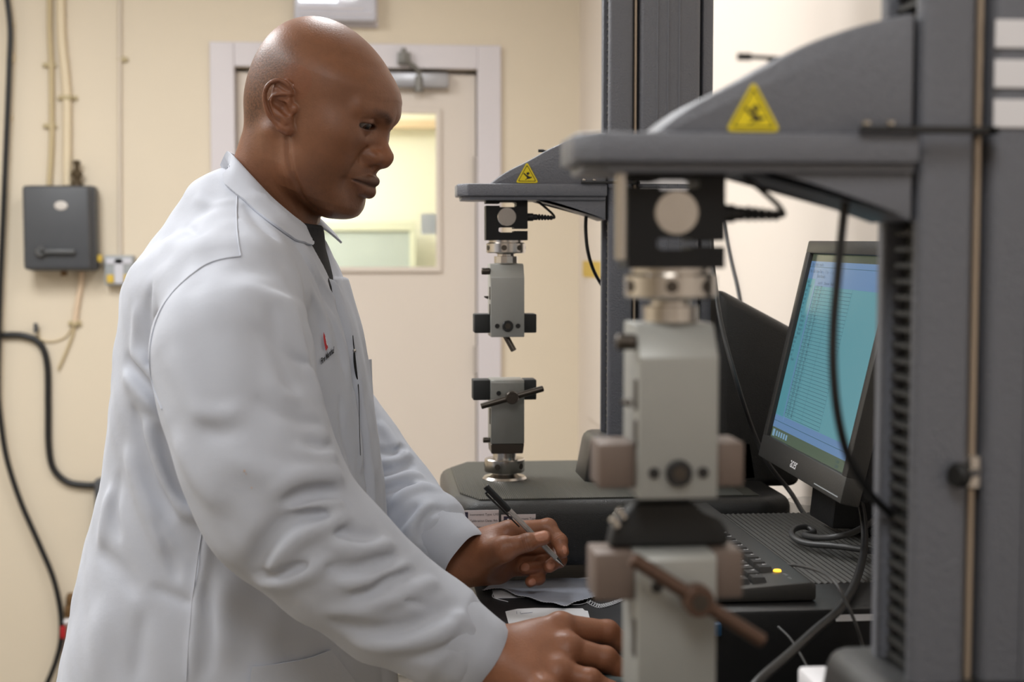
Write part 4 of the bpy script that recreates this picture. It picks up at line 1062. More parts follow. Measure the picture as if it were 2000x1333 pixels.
def head_sdf(P):
    q = to_head(P); right_ = q[:, 1] < 0; q[:, 1] = np.abs(q[:, 1])            # symmetric: right half folded on the left
    x, y, z = q[:, 0], q[:, 1], q[:, 2]
    d = ell(q, (-.0210, 0, .0425), (.0680, .0725, .0700))
    d = smin(d, ell(q, (.018, 0, .026), (.0712, .0690, .0690)), .03)
    d = smin(d, ell(q, (-.050, 0, .000), (.0340, .056, .048)), .03)              # back of the skull down to the nape
    # face: slices front to back
    zi = np.clip(z, -.11, .07)
    xf = np.interp(zi, FZ, FX); w = np.interp(zi, FZ, FWH); xc = np.interp(zi, [-.11, -.06, 0], [.030, .012, .0]); a = np.where(x > xc, xf - xc, np.interp(zi, [-.10, -.08, -.04, 0], [.026, .034, .044, .055]))
    n = 2.25
    g = (np.abs(x - xc) / a) ** n + (y / w) ** n
    df = (np.maximum(g, 1e-6) ** (1 / n) - 1) * np.minimum(.055, w)
    df = smax(df, z - .062, .02); df = smax(df, -.098 - z, .012)
    d = smin(d, df, .018)
    d = smin(d, ell(q, (.040, .0485, -.006), (.030, .0185, .018)), .024)          # cheekbone
    d = smin(d, ell(q, (.032, .0440, -.036), (.032, .0205, .030)), .024)          # full cheek
    d = smin(d, cone(q, (.024, .0515, -.058), (.062, .026, -.084), .0125, .0125), .022)   # jaw
    d = smin(d, ell(q, (.048, 0, -.092), (.020, .026, .013)), .014)               # flesh under the chin
    # neck
    dn = cone(q, NECK_A, NECK_B, .0500, .0610)
    dn = smin(dn, cone(q, (-.040, .026, -.02), NECK_B + np.array((-.020, .04, .01)), .024, .032), .03)
    dn = smin(dn, cone(q, (-.020, .055, -.03), NECK_B + np.array((.042, .022, .0)), .014, .015), .018)
    d = smin(d, dn, .010)
    d = d + .0036 * gauss(seg_dist(q, JAWLINE), .0036)
    for L in NECKLINES: d = d + .0003 * gauss(seg_dist(q, L), .0022)
    # brow, eye sockets
    d = smin(d, cone(q, (.0778, .010, .0280), (.0635, .047, .0290), .0092, .0082), .012)
    d = smax(d, -ell(q, (.0925, .0325, .0115), (.0165, .0195, .0105)), .012)
    nose = cone(q, (.0742, 0, .016), (.0838, 0, -.003), .0064, .0086)
    nose = smin(nose, cone(q, (.0838, 0, -.003), (.0938, 0, -.0165), .0086, .0120), .004)
    nose = smin(nose, ell(q, (.0832, .0152, -.0205), (.0142, .0076, .0092)), .0085)
    nose = smin(nose, cone(q, (.0955, 0, -.0225), (.0870, 0, -.0315), .0066, .0052), .004)
    d = smin(d, nose, .0070)
    d = smax(d, -ell(q, (.0890, .0085, -.0320), (.0062, .0034, .0044)), .003)
    d = d + .0017 * gauss(seg_dist(q, [(.0790, .0235, -.0125), (.0755, .0265, -.0205), (.0785, .0245, -.0285)]), .0032)     # wing crease
    # mouth
    d = smin(d, ell(q, (.0655, 0, -.0470), (.0240, .030, .028)), .012)
    d = smin(d, cone(q, (.0760, .0, -.0700), (.0700, .012, -.0710), .0085, .0085), .012)
    up = chain(q, [(.0928, 0, -.0468), (.0885, .0120, -.0474), (.0785, .0250, -.0502)], [.0062, .0060, .0030])
    lw = chain(q, [(.0905, 0, -.0602), (.0862, .0120, -.0590), (.0782, .0246, -.0522)], [.0082, .0074, .0032])
    d = smin(d, up, .0030); d = smin(d, lw, .0034)
    ml = chain(q, [(.1010, 0, -.0533), (.0955, .0125, -.0524), (.0810, .0262, -.0512), (.0770, .0300, -.0515)], [.0015, .0015, .0012, .0002])
    d = smax(d, -ml, .0018)
    d = d + .0012 * gauss(np.sqrt(y ** 2 + (x - .0945) ** 2), .0035) * gauss(z + .0370, .006)           # philtrum
    d = smin(d, ell(q, (.0700, 0, -.0855), (.0148, .0225, .0128)), .010)                                # chin
    d = d + .0010 * gauss(np.sqrt((x - .074) ** 2 + (y - .036) ** 2 + (z + .056) ** 2), .008)           # corner hollow
    nl = chain(q, [(.0760, .0290, -.022), (.0735, .0345, -.038), (.0700, .036, -.052)], [0, 0, 0]); d = d + .0007 * gauss(nl, .0042)
    # eyelids over the eyeball, opened by an almond slit
    e = q - EYE.astype(f32)
    lid = np.linalg.norm(e, axis=1) - .0139
    d = smin(d, lid, .0045)
    d = smax(d, -ell(q, SLIT_C, SLIT_R, SLIT), .0014)
    d = d + .0012 * gauss(chain(q, [(.0800, .0190, .0170), (.0810, .033, .0222), (.0705, .047, .0180)], [0, 0, 0]), .0016)    # lid fold
    d = d + .0007 * gauss(chain(q, [(.0795, .0215, .0055), (.0765, .033, -.0010), (.0690, .045, .0020)], [0, 0, 0]), .0022)    # under the eye
    d = d + .0006 * gauss(chain(q, [(.0660, .0475, .0120), (.0600, .052, .0100)], [0, 0]), .0016)    # outer corner
    # temple hollow, forehead lines
    d = d + .0020 * gauss(np.sqrt((x - .058) ** 2 + (y - .068) ** 2 + (z - .036) ** 2), .020)
    for zz, a_ in ((.044, .00022), (.053, .00016)): d = d + a_ * gauss(z - zz - .004 * np.cos(y * 60), .0014) * np.clip((x - .055) / .02, 0, 1)
    # ear
    def E(p, o):                                      # ear-plane point: p=(x,z), o = height out of the plane
        return (p[0], .0765 + o + (EC[0] + .014 - p[0]) * .30, p[1])
    near = (np.abs(x - EC[0]) < .05) & (np.abs(z - EC[1]) < .06) & (y > .05)
    if near.any():
        Q = q[near]
        base = chain(Q, [E(earp(500, 330), -.0045), E(earp(500, 600), -.0045), E(earp(570, 1020), -.0035)], [.0095, .0120, .0070])
        base = smin(base, chain(Q, [E(earp(420, 330), -.0015), E(earp(380, 520), -.0015), E(earp(430, 800), -.0015)], [.0052, .0058, .0050]), .004)
        nh = len(HELIX)
        hel = chain(Q, [E(p, .0036 * min(1, i / 5, (nh - 1 - i) / 6 + .3)) for i, p in enumerate(HELIX)], [.0021 + .0007 * min(1, i / 8) for i in range(nh)])
        lob = chain(Q, [E(LOBE[0], .0008), E(LOBE[1], .0004), E(LOBE[2], -.0008), E(LOBE[3], -.0030)], [.0030, .0046, .0052, .0046])
        ant = chain(Q, [E(p, .0030) for p in ANTI], [.0020 + .0012 * math.sin(min(1, i / 10) * 1.5) for i in range(len(ANTI))])
        e_ = smin(smin(base, lob, .006), hel, .0022); e_ = smin(e_, ant, .0030)
        e_ = smin(e_, ell(Q, E(TRAG, .0005), (.0040, .0032, .0056)), .004)
        e_ = smax(e_, -chain(Q, [E(earp(430, 590), .0050), E(earp(530, 660), .0050), E(earp(610, 780), .0055)], [.0048, .0062, .0040]), .002)
        e_ = smax(e_, -chain(Q, [E(earp(420, 530), .0060), E(earp(560, 510), .0060), E(earp(640, 500), .0070)], [.0034, .0034, .0030]), .0015)
        e_ = smax(e_, -chain(Q, [E(earp(580, 330), .0066), E(earp(490, 260), .0064), E(earp(390, 300), .0062), E(earp(305, 430), .0062), E(earp(298, 560), .0058), E(earp(325, 700), .0052), E(earp(370, 820), .0050)], [.0030, .0034, .0032, .0026, .0022, .0018, .0010]), .0015)
        d[near] = smin(d[near], e_, .0024)
    # crease where the ear meets the temple
    d = d + .0012 * gauss(seg_dist(q, [E(earp(590, 160), -.002), E(earp(690, 240), -.003), E(earp(800, 340), -.005)]), .0013)
    return d
def on_head(L):
    P = march_many(head_sdf, L, 1.5, 1.8); q = to_head(P[~np.isnan(P[:, 0])].astype(f32)); q[:, 1] = np.abs(q[:, 1]); return [p for p in q]
def head_creases():
    j = on_head([(561, 268), (562, 300), (570, 336), (584, 370), (600, 397), (618, 411)])
    n = [on_head(L) for L in ([(566, 352), (580, 384), (596, 412)], [(556, 350), (566, 385), (582, 415)])]
    JAWLINE[:] = j; NECKLINES[:] = n
def skin_tint(P):
    """albedo multipliers: stubble, brows, lips, lash line, nails handled elsewhere"""
    q = to_head(P); x, y, z = q[:, 0], np.abs(q[:, 1]), q[:, 2]
    c = np.ones((len(P), 3))
    rng = np.random.default_rng(3)
    def mixc(m, col):
        m = np.clip(m, 0, 1)[:, None]; c[:] = c * (1 - m) + np.array(col) * c * m
    # cropped hair on the back and sides of the skull
    hair = np.clip((-.010 - x + (z - .02) * .25) / .03, 0, 1) * np.clip((z + .055) / .03, 0, 1) * np.clip((.082 - z) / .03, 0, 1)
    mixc(hair * np.clip(.1 + 1.1 * rng.random(len(P)), 0, 1), (.42, .46, .52))
    beard = np.clip((-.030 - z) / .02, 0, 1) * np.clip((x - .015) / .03, 0, 1) * np.clip((z + .108) / .01, 0, 1)
    mixc(beard * (.30 + .3 * rng.random(len(P))), (.60, .64, .68))
    br = chain(q_abs(q), [(.0905, .012, .0250), (.0885, .022, .0300), (.078, .038, .0315), (.066, .049, .026)], [0, 0, 0, 0])
    mixc(np.clip(1.5 - br / .0042, 0, 1) * (.55 + .35 * rng.random(len(P))), (.22, .22, .24))
    lash = np.abs(ell(q_abs(q), SLIT_C, (.0133, .0170, .0042), SLIT))
    mixc(gauss(lash, .0011) * (x > .07), (.35, .3, .3))
    up = chain(q_abs(q), [(.0928, 0, -.0472), (.0885, .0120, -.0478), (.0785, .0250, -.0502)], [.0060, .0056, .0028])
    lw = chain(q_abs(q), [(.0905, 0, -.0600), (.0862, .0120, -.0588), (.0782, .0246, -.0522)], [.0070, .0062, .0028])
    mixc(np.clip(1 - up / .0022, 0, 1), (.50, .54, .64)); mixc(np.clip(1 - lw / .0022, 0, 1), (.82, .78, .92))
    earm = (np.abs(x - EC[0]) < .035) & (y > .0765)
    mixc(earm * .5, (1.12, .95, .9))
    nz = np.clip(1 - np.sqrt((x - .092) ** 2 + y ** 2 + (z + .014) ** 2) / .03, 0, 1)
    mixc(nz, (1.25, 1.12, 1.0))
    return c.astype(f32)
def q_abs(q):
    r = q.copy(); r[:, 1] = np.abs(r[:, 1]); return r

head_creases()
# ------------------------------------------------------------------ hands
def PW(px, py, d): return tuple(Wd(px, py, d))
LH = dict(wrist=[PW(850, 1072, 1.772), PW(893, 1096, 1.752), PW(930, 1088, 1.742)],
    thumb=[PW(936, 1094, 1.735), PW(985, 1073, 1.694), PW(1030, 1060, 1.688), PW(1063, 1051, 1.692)],
    index=[PW(994, 1040, 1.742), PW(1070, 1031, 1.752), PW(1093, 1058, 1.737), PW(1099, 1079, 1.726)],
    middle=[PW(998, 1064, 1.760), PW(1086, 1066, 1.772), PW(1092, 1094, 1.753), PW(1073, 1107, 1.738)],
    ring=[PW(988, 1088, 1.770), PW(1062, 1088, 1.776), PW(1058, 1108, 1.757), PW(1026, 1111, 1.740)],
    little=[PW(972, 1110, 1.770), PW(1046, 1112, 1.768), PW(1052, 1130, 1.752), PW(1036, 1137, 1.742)])
RH = dict(wrist=[PW(880, 1262, 1.375), PW(955, 1288, 1.388), PW(1000, 1286, 1.392)],
    thumb=[PW(1014, 1276, 1.418), PW(1076, 1268, 1.446), PW(1122, 1268, 1.458), PW(1165, 1272, 1.462)],
    index=[PW(1094, 1227, 1.412), PW(1186, 1236, 1.424), PW(1224, 1262, 1.426), PW(1243, 1288, 1.426)],
    middle=[PW(1108, 1270, 1.386), PW(1182, 1288, 1.388), PW(1222, 1316, 1.388), PW(1240, 1340, 1.388)],
    ring=[PW(1092, 1316, 1.362), PW(1152, 1330, 1.356), PW(1192, 1352, 1.355), PW(1208, 1366, 1.355)],
    little=[PW(1062, 1354, 1.338), PW(1114, 1366, 1.332), PW(1146, 1376, 1.330), PW(1160, 1382, 1.330)])
HR = dict(thumb=[.0165, .0142, .0102, .0088], index=[.0130, .0106, .0090, .0078], middle=[.0130, .0106, .0090, .0080], ring=[.0122, .0100, .0086, .0076], little=[.0112, .0088, .0076, .0068])
BENCH_Z = .921
def hand_sdf(P, H, right):
    W = H['wrist']
    d = chain(P, W, [.0285, .0285, .027], .02)
    for nme, rr in (('index', .0150), ('middle', .0160), ('ring', .0155), ('little', .0140)):
        d = smin(d, cone(P, W[1], H[nme][0], .0200, rr), .018)
    a = np.array(H['index'][0]); b = np.array(H['little'][0]); w = np.array(W[2])
    d = smin(d, cone(P, (a + w) / 2, (b + w) / 2, .0165, .0165), .02)
    d = smin(d, cone(P, H['thumb'][0], H['thumb'][1], .0185, .0150), .018)
    if not right: d = smin(d, cone(P, W[1], H['little'][0], .022, .016), .02)
    s = 1.12 if right else 1.0
    for nme in ('index', 'middle', 'ring', 'little', 'thumb'):
        f = chain(P, H[nme], [r * s for r in HR[nme]], .003)
        for j in (1, 2):                                   # knuckles: a little thicker
            f = smin(f, np.linalg.norm(P - np.array(H[nme][j], f32), axis=1) - HR[nme][j] * s * 1.03, .004)
        d = smin(d, f, .0042)
    if right:                                              # knuckle tops and tendons on the back of the hand
        for nme in ('index', 'middle', 'ring', 'little'):
            k = np.array(H[nme][0]) + np.array((0, -.003, .004)); d = smin(d, np.linalg.norm(P - k.astype(f32), axis=1) - .0098, .010)
            t0 = np.array(W[2]) * .55 + np.array(H[nme][0]) * .45 + np.array((0, -.004, .0155)); d = d - .0011 * gauss(seg_dist(P, [t0, k + np.array((-.004, -.002, .008))]), .0048)
    # finger joint creases on the thumb
    for nme in ('thumb', 'index', 'middle'):
        A, B, c_ = [np.array(H[nme][i]) for i in (1, 2, 3)]
        ax = (c_ - A) / np.linalg.norm(c_ - A)
        for o, am in ((-.003, .0002), (0, .0003), (.003, .0002)):
            t = (P - B.astype(f32)) @ ax.astype(f32) - o
            d = d + am * gauss(t, .0007) * (np.linalg.norm(P - B.astype(f32), axis=1) < .016)
    return smax(d, (BENCH_Z + .0008) - P[:, 2], .003)      # flesh flattens where it rests on the bench
NAILS_L = [('thumb', (1058, 1046), .0068, .0085), ('middle', (1076, 1104), .0052, .0060), ('ring', (1024, 1108), .0052, .0066), ('little', (1040, 1138), .0042, .0052), ('index', (1104, 1076), .003, .007)]
def nail_center(px, py, fn):
    return march(fn, px, py, 1.55, 1.9)
lh_fn = lambda P: hand_sdf(P, LH, False)
rh_fn = lambda P: hand_sdf(P, RH, True)

# ------------------------------------------------------------------ lab coat: torso sections and sleeves
DM = 1.665
PHI = R(8)
BU = math.cos(PHI) * RIGHT - math.sin(PHI) * FWDH; BV = math.sin(PHI) * RIGHT + math.cos(PHI) * FWDH
SEC = [  # image row, back px, front px at the body's middle plane; half width (m)
    (395, 372, 560, .120), (440, 332, 612, .150), (500, 296, 640, .172), (560, 276, 660, .180), (620, 268, 680, .184), (700, 256, 696, .186), (800, 244, 712, .184),
    (900, 230, 726, .182), (960, 216, 732, .184), (1050, 192, 738, .190), (1150, 172, 744, .198), (1250, 154, 752, .206), (1340, 138, 760, .210), (1500, 118, 772, .216), (1750, 96, 784, .222), (2000, 84, 790, .226)]
_z = []; _c = []; _a = []; _b = []
for py, bx, fx, hw in SEC:
    p, q = Wd(bx, py, DM), Wd(fx, py, DM); _z.append(p[2]); _c.append((p + q) / 2); _a.append(np.linalg.norm(q - p) / 2); _b.append(hw)
_z = np.array(_z); o_ = np.argsort(_z); _z = _z[o_]; _c = np.array(_c)[o_]; _a = np.array(_a)[o_]; _b = np.array(_b)[o_]
zf_ = np.linspace(_z[0], _z[-1], 1500)
def _sm(v):
    s = np.interp(zf_, _z, v); k = np.hanning(121); k /= k.sum(); return np.convolve(np.pad(s, 60, mode='edge'), k, 'valid')
_cu, _cv, _af, _bf = _sm(_c @ BU), _sm(_c @ BV), _sm(_a), _sm(_b)
SH_R, SH_L = Wd(456, 596, 1.495), None
MID = Wd(500, 440, DM)
def mirror(p): p = np.asarray(p, float); return p - 2 * ((p - MID) @ BV) * BV
SH_L = Wd(515, 585, 1.85)
SLEEVE_R = ([SH_R, Wd(452, 690, 1.43), Wd(472, 800, 1.405), Wd(506, 905, 1.388), Wd(548, 998, 1.385), Wd(655, 1098, 1.388), Wd(760, 1182, 1.396), Wd(878, 1248, 1.392), Wd(952, 1290, 1.390)], [.069, .0735, .0700, .0690, .0670, .060, .053, .044, .0375])
SLEEVE_L = ([SH_L, Wd(575, 720, 1.875), Wd(655, 850, 1.87), Wd(705, 912, 1.855), Wd(765, 968, 1.828), Wd(838, 1038, 1.760), Wd(905, 1091, 1.729)], [.064, .068, .064, .060, .052, .0435, .0370])
def torso_sdf(P):
    z = P[:, 2]; zi = np.clip(z, zf_[0], zf_[-1])
    cu = np.interp(zi, zf_, _cu); cv = np.interp(zi, zf_, _cv); a = np.interp(zi, zf_, _af); w = np.interp(zi, zf_, _bf)
    u = P @ BU.astype(f32) - cu; v = P @ BV.astype(f32) - cv
    n = 2.3
    g = (np.abs(u) / a) ** n + (np.abs(v) / w) ** n
    d = (np.maximum(g, 1e-6) ** (1 / n) - 1) * np.minimum(a, w)
    return smax(smax(d, z - (zf_[-1] - .03), .07), zf_[0] - z, .01)
NB_ = Wd(500, 452, DM)                                   # base of the neck
def torso_all(P):
    d = torso_sdf(P)
    d = smin(d, cone(P, NB_, SH_R + np.array((.0, .015, .006)), .062, .062), .045)
    d = smin(d, cone(P, NB_, SH_L + np.array((.0, -.015, .006)), .062, .058), .045)
    return smin(d, cone(P, Wd(432, 418, DM), Wd(345, 600, DM), .042, .058), .04)
def sleeve_blend(P, d, sr, sl):
    # the sleeve leaves the body at the shoulder: blended wide high up, tight lower down
    k = np.clip((P[:, 2] - 1.25) / .06, 0, 1) * .026 + .008
    return smin(smin(d, sr, k), sl, k)
def coat_base(P): return sleeve_blend(P, torso_all(P), chain(P, SLEEVE_R[0], SLEEVE_R[1], .03), chain(P, SLEEVE_L[0], SLEEVE_L[1], .03))
FOLDS = []
def fold(pts, amp, w, on='sleeve', d0=1.2, d1=2.0):
    """a crease (amp < 0) or ridge (amp > 0) in metres along a line found on the cloth"""
    fn = torso_all if on == 'body' else coat_base
    P = [p for p in march_many(fn, pts, d0, d1) if not np.isnan(p[0])]
    if len(P) < 2: print('fold missed', pts[0]); return
    P = np.array(spline(P, 6)); sl_ = np.concatenate([[0], np.cumsum(np.linalg.norm(np.diff(P, axis=0), axis=1))])
    n = max(4, int(sl_[-1] / (w * .42))); tq = np.linspace(0, 1, n)
    P = np.stack([np.interp(tq * sl_[-1], sl_, P[:, k]) for k in range(3)], 1).astype(f32)
    ds = sl_[-1] / (n - 1); wt = np.clip(np.minimum(tq, 1 - tq) * 6, 0, 1) ** .8 * .6 + .4
    wt = (wt * min(1, ds / (w * 1.772))).astype(f32)
    FOLDS.append((P, amp, w, P.min(0) - 2.4 * w, P.max(0) + 2.4 * w, on, wt))
def folds_disp(P, on='body'):
    out = np.zeros(len(P), f32)
    for pts, amp, w, lo, hi, o, wts in FOLDS:
        if o != on: continue
        m = ((P > lo) & (P < hi)).all(1)
        if not m.any(): continue
        Q = P[m]; acc = np.zeros(len(Q), f32); core = np.zeros(len(Q), f32); c_ = (1 / (w * w)).__float__() if False else 1 / (w * w)
        for p_, wt in zip(pts, wts):
            e = np.exp(-((Q - p_) ** 2).sum(1) * c_); acc += wt * e
            if amp < 0: e2 = e * e; core += wt * e2 * e2
        # a crease has a sharp floor, a ridge a round crest
        acc = np.minimum(acc, 1.15)
        out[m] += amp * acc if amp > 0 else amp * (.62 * acc + .62 * np.minimum(core * 2, 1.1))
    return out
# right sleeve: the bunched elbow and the folds running down to the cuff
mm = .001
for pts, a_, w_ in [
    ([(654, 962), (624, 962), (590, 967), (560, 980)], -22, 10), ([(664, 932), (620, 926), (575, 936), (540, 960)], 8, 14), ([(664, 984), (625, 986), (590, 994), (566, 1006)], 9, 9),
    ([(499, 1110), (516, 1072), (545, 1034), (585, 1008), (640, 1006)], -17, 13), ([(520, 1120), (545, 1085), (585, 1045), (640, 1020), (680, 1010)], 8, 15),
    ([(500, 1124), (535, 1122), (570, 1114), (600, 1104)], -11, 9), ([(505, 1140), (550, 1138), (600, 1118), (640, 1096)], 6, 14),
    ([(655, 1042), (672, 1040), (700, 1048), (736, 1046)], -11, 9), ([(650, 1060), (690, 1074), (735, 1068), (765, 1064)], 6, 11),
    ([(640, 1110), (690, 1112), (735, 1100), (775, 1088)], -8, 10), ([(660, 1140), (710, 1142), (760, 1124), (800, 1106)], 5, 12),
    ([(690, 1164), (726, 1152), (765, 1130), (806, 1118)], -9, 10), ([(720, 1178), (770, 1172), (815, 1150), (850, 1136)], 5, 11),
    ([(655, 1216), (720, 1232), (790, 1228), (850, 1204), (890, 1180)], -9, 14), ([(640, 1196), (690, 1196), (740, 1190)], 4, 12), ([(690, 1256), (760, 1262), (830, 1246), (890, 1216)], 5, 14),
    ([(800, 1290), (850, 1278), (905, 1246)], -5, 9), ([(780, 1168), (830, 1184), (880, 1198)], -3, 8), ([(860, 1180), (900, 1204), (930, 1232)], 3, 9),
    ([(600, 860), (632, 872), (655, 868)], -4, 10), ([(575, 880), (615, 895), (655, 890)], 4, 11), ([(390, 830), (425, 845), (470, 842)], -2.2, 26), ([(380, 800), (420, 812), (465, 806)], 3, 14),
    ([(350, 860), (385, 930), (430, 990)], 4, 18), ([(470, 900), (520, 925), (580, 925)], 3, 18),
    ([(335, 690), (370, 760), (400, 830)], 4, 22), ([(560, 590), (590, 680), (625, 780)], 4, 16), ([(530, 600), (550, 700), (590, 790)], -3, 18), ([(500, 640), (560, 690), (612, 722)], -3, 12), ([(470, 560), (560, 590), (610, 640)], 3, 18), ([(520, 740), (580, 775), (635, 790)], 3, 14), ([(500, 780), (560, 815), (630, 830)], -3, 14),
    ]:
    fold(pts, a_ * 1.4 * mm, w_ * .66 * mm)
for pts, a_, w_ in [   # under the arm and down the back panel
    ([(244, 702), (272, 738), (308, 778), (350, 838)], -12, 10), ([(262, 690), (292, 722), (325, 770)], 6, 12), ([(246, 728), (275, 770), (300, 800)], 5, 14),
    ([(284, 830), (300, 880), (322, 940), (352, 992), (385, 1010)], 8, 11), ([(310, 840), (328, 905), (350, 955), (385, 980)], -9, 14), ([(262, 800), (280, 870), (300, 940), (340, 1005)], -6, 14),
    ([(250, 880), (268, 940), (296, 1010), (330, 1080)], 7, 14), ([(300, 1010), (326, 1070), (345, 1130)], -4, 13), ([(330, 800), (352, 860), (380, 930), (395, 970)], -8, 12),
    ([(215, 960), (206, 1010), (198, 1060)], 6, 14), ([(228, 930), (222, 1000), (230, 1050)], -5, 13), ([(195, 1080), (230, 1110), (260, 1160)], -4, 24), ([(300, 1150), (340, 1168), (372, 1180)], -3, 14), ([(415, 1010), (400, 1090), (385, 1180), (372, 1330)], 3, 9),
    ([(440, 1130), (430, 1200), (440, 1290)], 5, 22), ([(400, 1150), (410, 1230), (400, 1320)], -4, 18), ([(200, 1180), (196, 1250), (180, 1330)], 4, 26), ([(280, 1200), (270, 1270), (262, 1330)], -3, 24),
    # shoulder and yoke
    ([(360, 440), (400, 470), (455, 478)], -3, 14), ([(330, 470), (380, 500), (440, 505)], 3, 14), ([(300, 560), (290, 620), (292, 680)], -4, 11), ([(270, 600), (262, 660), (262, 700)], 3, 12), ([(480, 400), (520, 455), (575, 520)], -3, 10), ([(470, 430), (500, 480), (560, 530)], 3, 11), ([(380, 390), (420, 400), (455, 396)], 2, 10),
    ([(380, 545), (330, 590), (300, 650), (292, 720)], -5, 8), ([(398, 528), (430, 512), (468, 504)], -3, 7),
    ([(574, 468), (606, 525), (636, 580), (654, 612)], -4, 6), ([(584, 470), (618, 525), (646, 575), (662, 600)], 3, 7),
    # chest, seen between arm and front edge
    ([(600, 560), (630, 620), (650, 700)], 4, 11), ([(625, 560), (655, 640), (672, 720)], -4, 10), ([(640, 600), (672, 680), (684, 760)], 3, 9), ([(665, 780), (672, 850), (690, 920)], -4, 10), ([(690, 760), (700, 840), (706, 920)], 3, 8)]:
    fold(pts, a_ * 1.2 * mm, w_ * .7 * mm, 'body')
# left sleeve, beyond the coat front
for pts, a_, w_ in [([(745, 830), (765, 862), (782, 884)], 5, 9), ([(738, 880), (765, 884), (790, 872)], -6, 7), ([(740, 905), (770, 902), (800, 888)], 5, 7), ([(742, 925), (775, 918), (806, 905)], -8, 7), ([(748, 946), (790, 930), (822, 930)], 6, 8),
    ([(750, 960), (785, 950), (812, 950)], -6, 7), ([(770, 985), (800, 960), (835, 952), (856, 960)], 6, 10), ([(762, 1040), (790, 1010), (812, 990)], -4, 11), ([(822, 1056), (822, 1026), (842, 1000), (866, 996)], -4, 9), ([(800, 1060), (812, 1020), (838, 985)], 4, 10)]:
    fold(pts, a_ * 1.9 * mm, w_ * .8 * mm, d0=1.64)
def coat_wedge(P):
    """the open V at the neck, about the middle plane (negative inside)"""
    u = P @ BU.astype(f32); v = (P - MID.astype(f32)) @ BV.astype(f32) - V_OFF; z = P[:, 2]
    half = np.clip((z - V_Z0) * .95, 0, .070)
    return np.maximum(np.maximum(np.abs(v) - half, V_Z0 - z), (MID @ BU) + .012 - u) 
V_OFF, V_Z0 = .000, float(Wd(664, 560, DM)[2])
PL_V = -.012                                             # where the front edge lies, across the body
def cuff_hollow(P, S, depth=.05):
    a, b = np.array(S[0][-1]), np.array(S[0][-2]); ax = (a - b) / np.linalg.norm(a - b)
    e = a + ax * 0.0; t = (P - e.astype(f32)) @ ax.astype(f32)
    rad = np.linalg.norm((P - e.astype(f32)) - t[:, None] * ax.astype(f32), axis=1)
    r = S[1][-1]
    return np.maximum(rad - (r - .0045), np.abs(t) - depth), t, rad, r
def coat_sdf(P):
    S = folds_disp(P, 'sleeve')
    d = sleeve_blend(P, torso_all(P) - folds_disp(P, 'body'), chain(P, SLEEVE_R[0], SLEEVE_R[1], .03) - S, chain(P, SLEEVE_L[0], SLEEVE_L[1], .03) - S)
    x, y, z = P[:, 0], P[:, 1], P[:, 2]
    d = d - .0012 * np.sin(x * 61 + 3 * np.sin(y * 37)) * np.sin(z * 43 + 2 * np.sin(x * 29)) - .0007 * np.sin(x * 130 + z * 90) * np.sin(y * 120 - z * 40)
    # front edge: the left front lies over the right one
    u = P @ BU.astype(f32); v = (P - MID.astype(f32)) @ BV.astype(f32)
    front = (u > (MID @ BU) + .02) & (z < V_Z0 + .01) & (np.abs(v) < .12)
    d = d - np.where(front, .0065 * np.clip((v - PL_V) / .009 + .5, 0, 1) * np.clip((.085 - v) / .03, 0, 1), 0)
    d = d + np.where(front, .008 * gauss(v - PL_V + .004, .0045) * np.clip((z - 1.05) / .05, 0, 1), 0)
    d = smax(d, -coat_wedge(P), .006)
    d = smax(d, -cone(P, from_head(NECK_A), Wd(512, 462, 1.68), .062, .066), .006)
    for S in (SLEEVE_R, SLEEVE_L):                        # cuff: flat end, hollow
        h_, t, rad, r = cuff_hollow(P, S)
        nearc = rad < .09
        d = np.where(nearc, d + .0045 * np.clip((t + .046) / .012, 0, 1), d)
        d = np.where(nearc & (t > -.05) & (t < .1), smax(d, t + .012, .003), d)
        d = np.where(nearc, np.maximum(d, -h_), d)
    return d
def mesh_obj(name, V, Q, m, parent=None, col=None, mi=None, label=None):
    off = np.array(world_loc(parent)) if parent is not None else np.zeros(3)
    me = bpy.data.meshes.new(name)
    me.vertices.add(len(V)); me.vertices.foreach_set('co', (np.asarray(V) - off).astype(f32).ravel())
    me.loops.add(len(Q) * 4); me.loops.foreach_set('vertex_index', Q.astype(np.int32).ravel())
    me.polygons.add(len(Q)); me.polygons.foreach_set('loop_start', np.arange(0, len(Q) * 4, 4, dtype=np.int32)); me.polygons.foreach_set('loop_total', np.full(len(Q), 4, np.int32))
    me.polygons.foreach_set('use_smooth', np.ones(len(Q), bool))
    if mi is not None: me.polygons.foreach_set('material_index', mi.astype(np.int32))
    me.update(calc_edges=True)
    if col is not None:
        a = me.color_attributes.new('tint', 'FLOAT_COLOR', 'POINT'); c = np.ones((len(V), 4), f32); c[:, :col.shape[1]] = col
        a.data.foreach_set('color', c.ravel())
    for x in (m if isinstance(m, (list, tuple)) else [m]): me.materials.append(x)
    o = bpy.data.objects.new(name, me); C.objects.link(o)
    if parent is not None: o.parent = parent
    if label: o['label'] = label
    return o
skin, nt, b = new_mat('skin')
at = nt.nodes.new('ShaderNodeAttribute'); at.attribute_name = 'tint'
tc = nt.nodes.new('ShaderNodeTexCoord')
n1 = nt.nodes.new('ShaderNodeTexNoise'); n1.inputs['Scale'].default_value = 60; n1.inputs['Detail'].default_value = 8; n1.inputs['Roughness'].default_value = .72
n2 = nt.nodes.new('ShaderNodeTexNoise'); n2.inputs['Scale'].default_value = 420; n2.inputs['Detail'].default_value = 3
nt.links.new(tc.outputs['Object'], n1.inputs['Vector']); nt.links.new(tc.outputs['Object'], n2.inputs['Vector'])
mx = nt.nodes.new('ShaderNodeMix'); mx.data_type = 'RGBA'
SK = srgb(127, 86, 64)
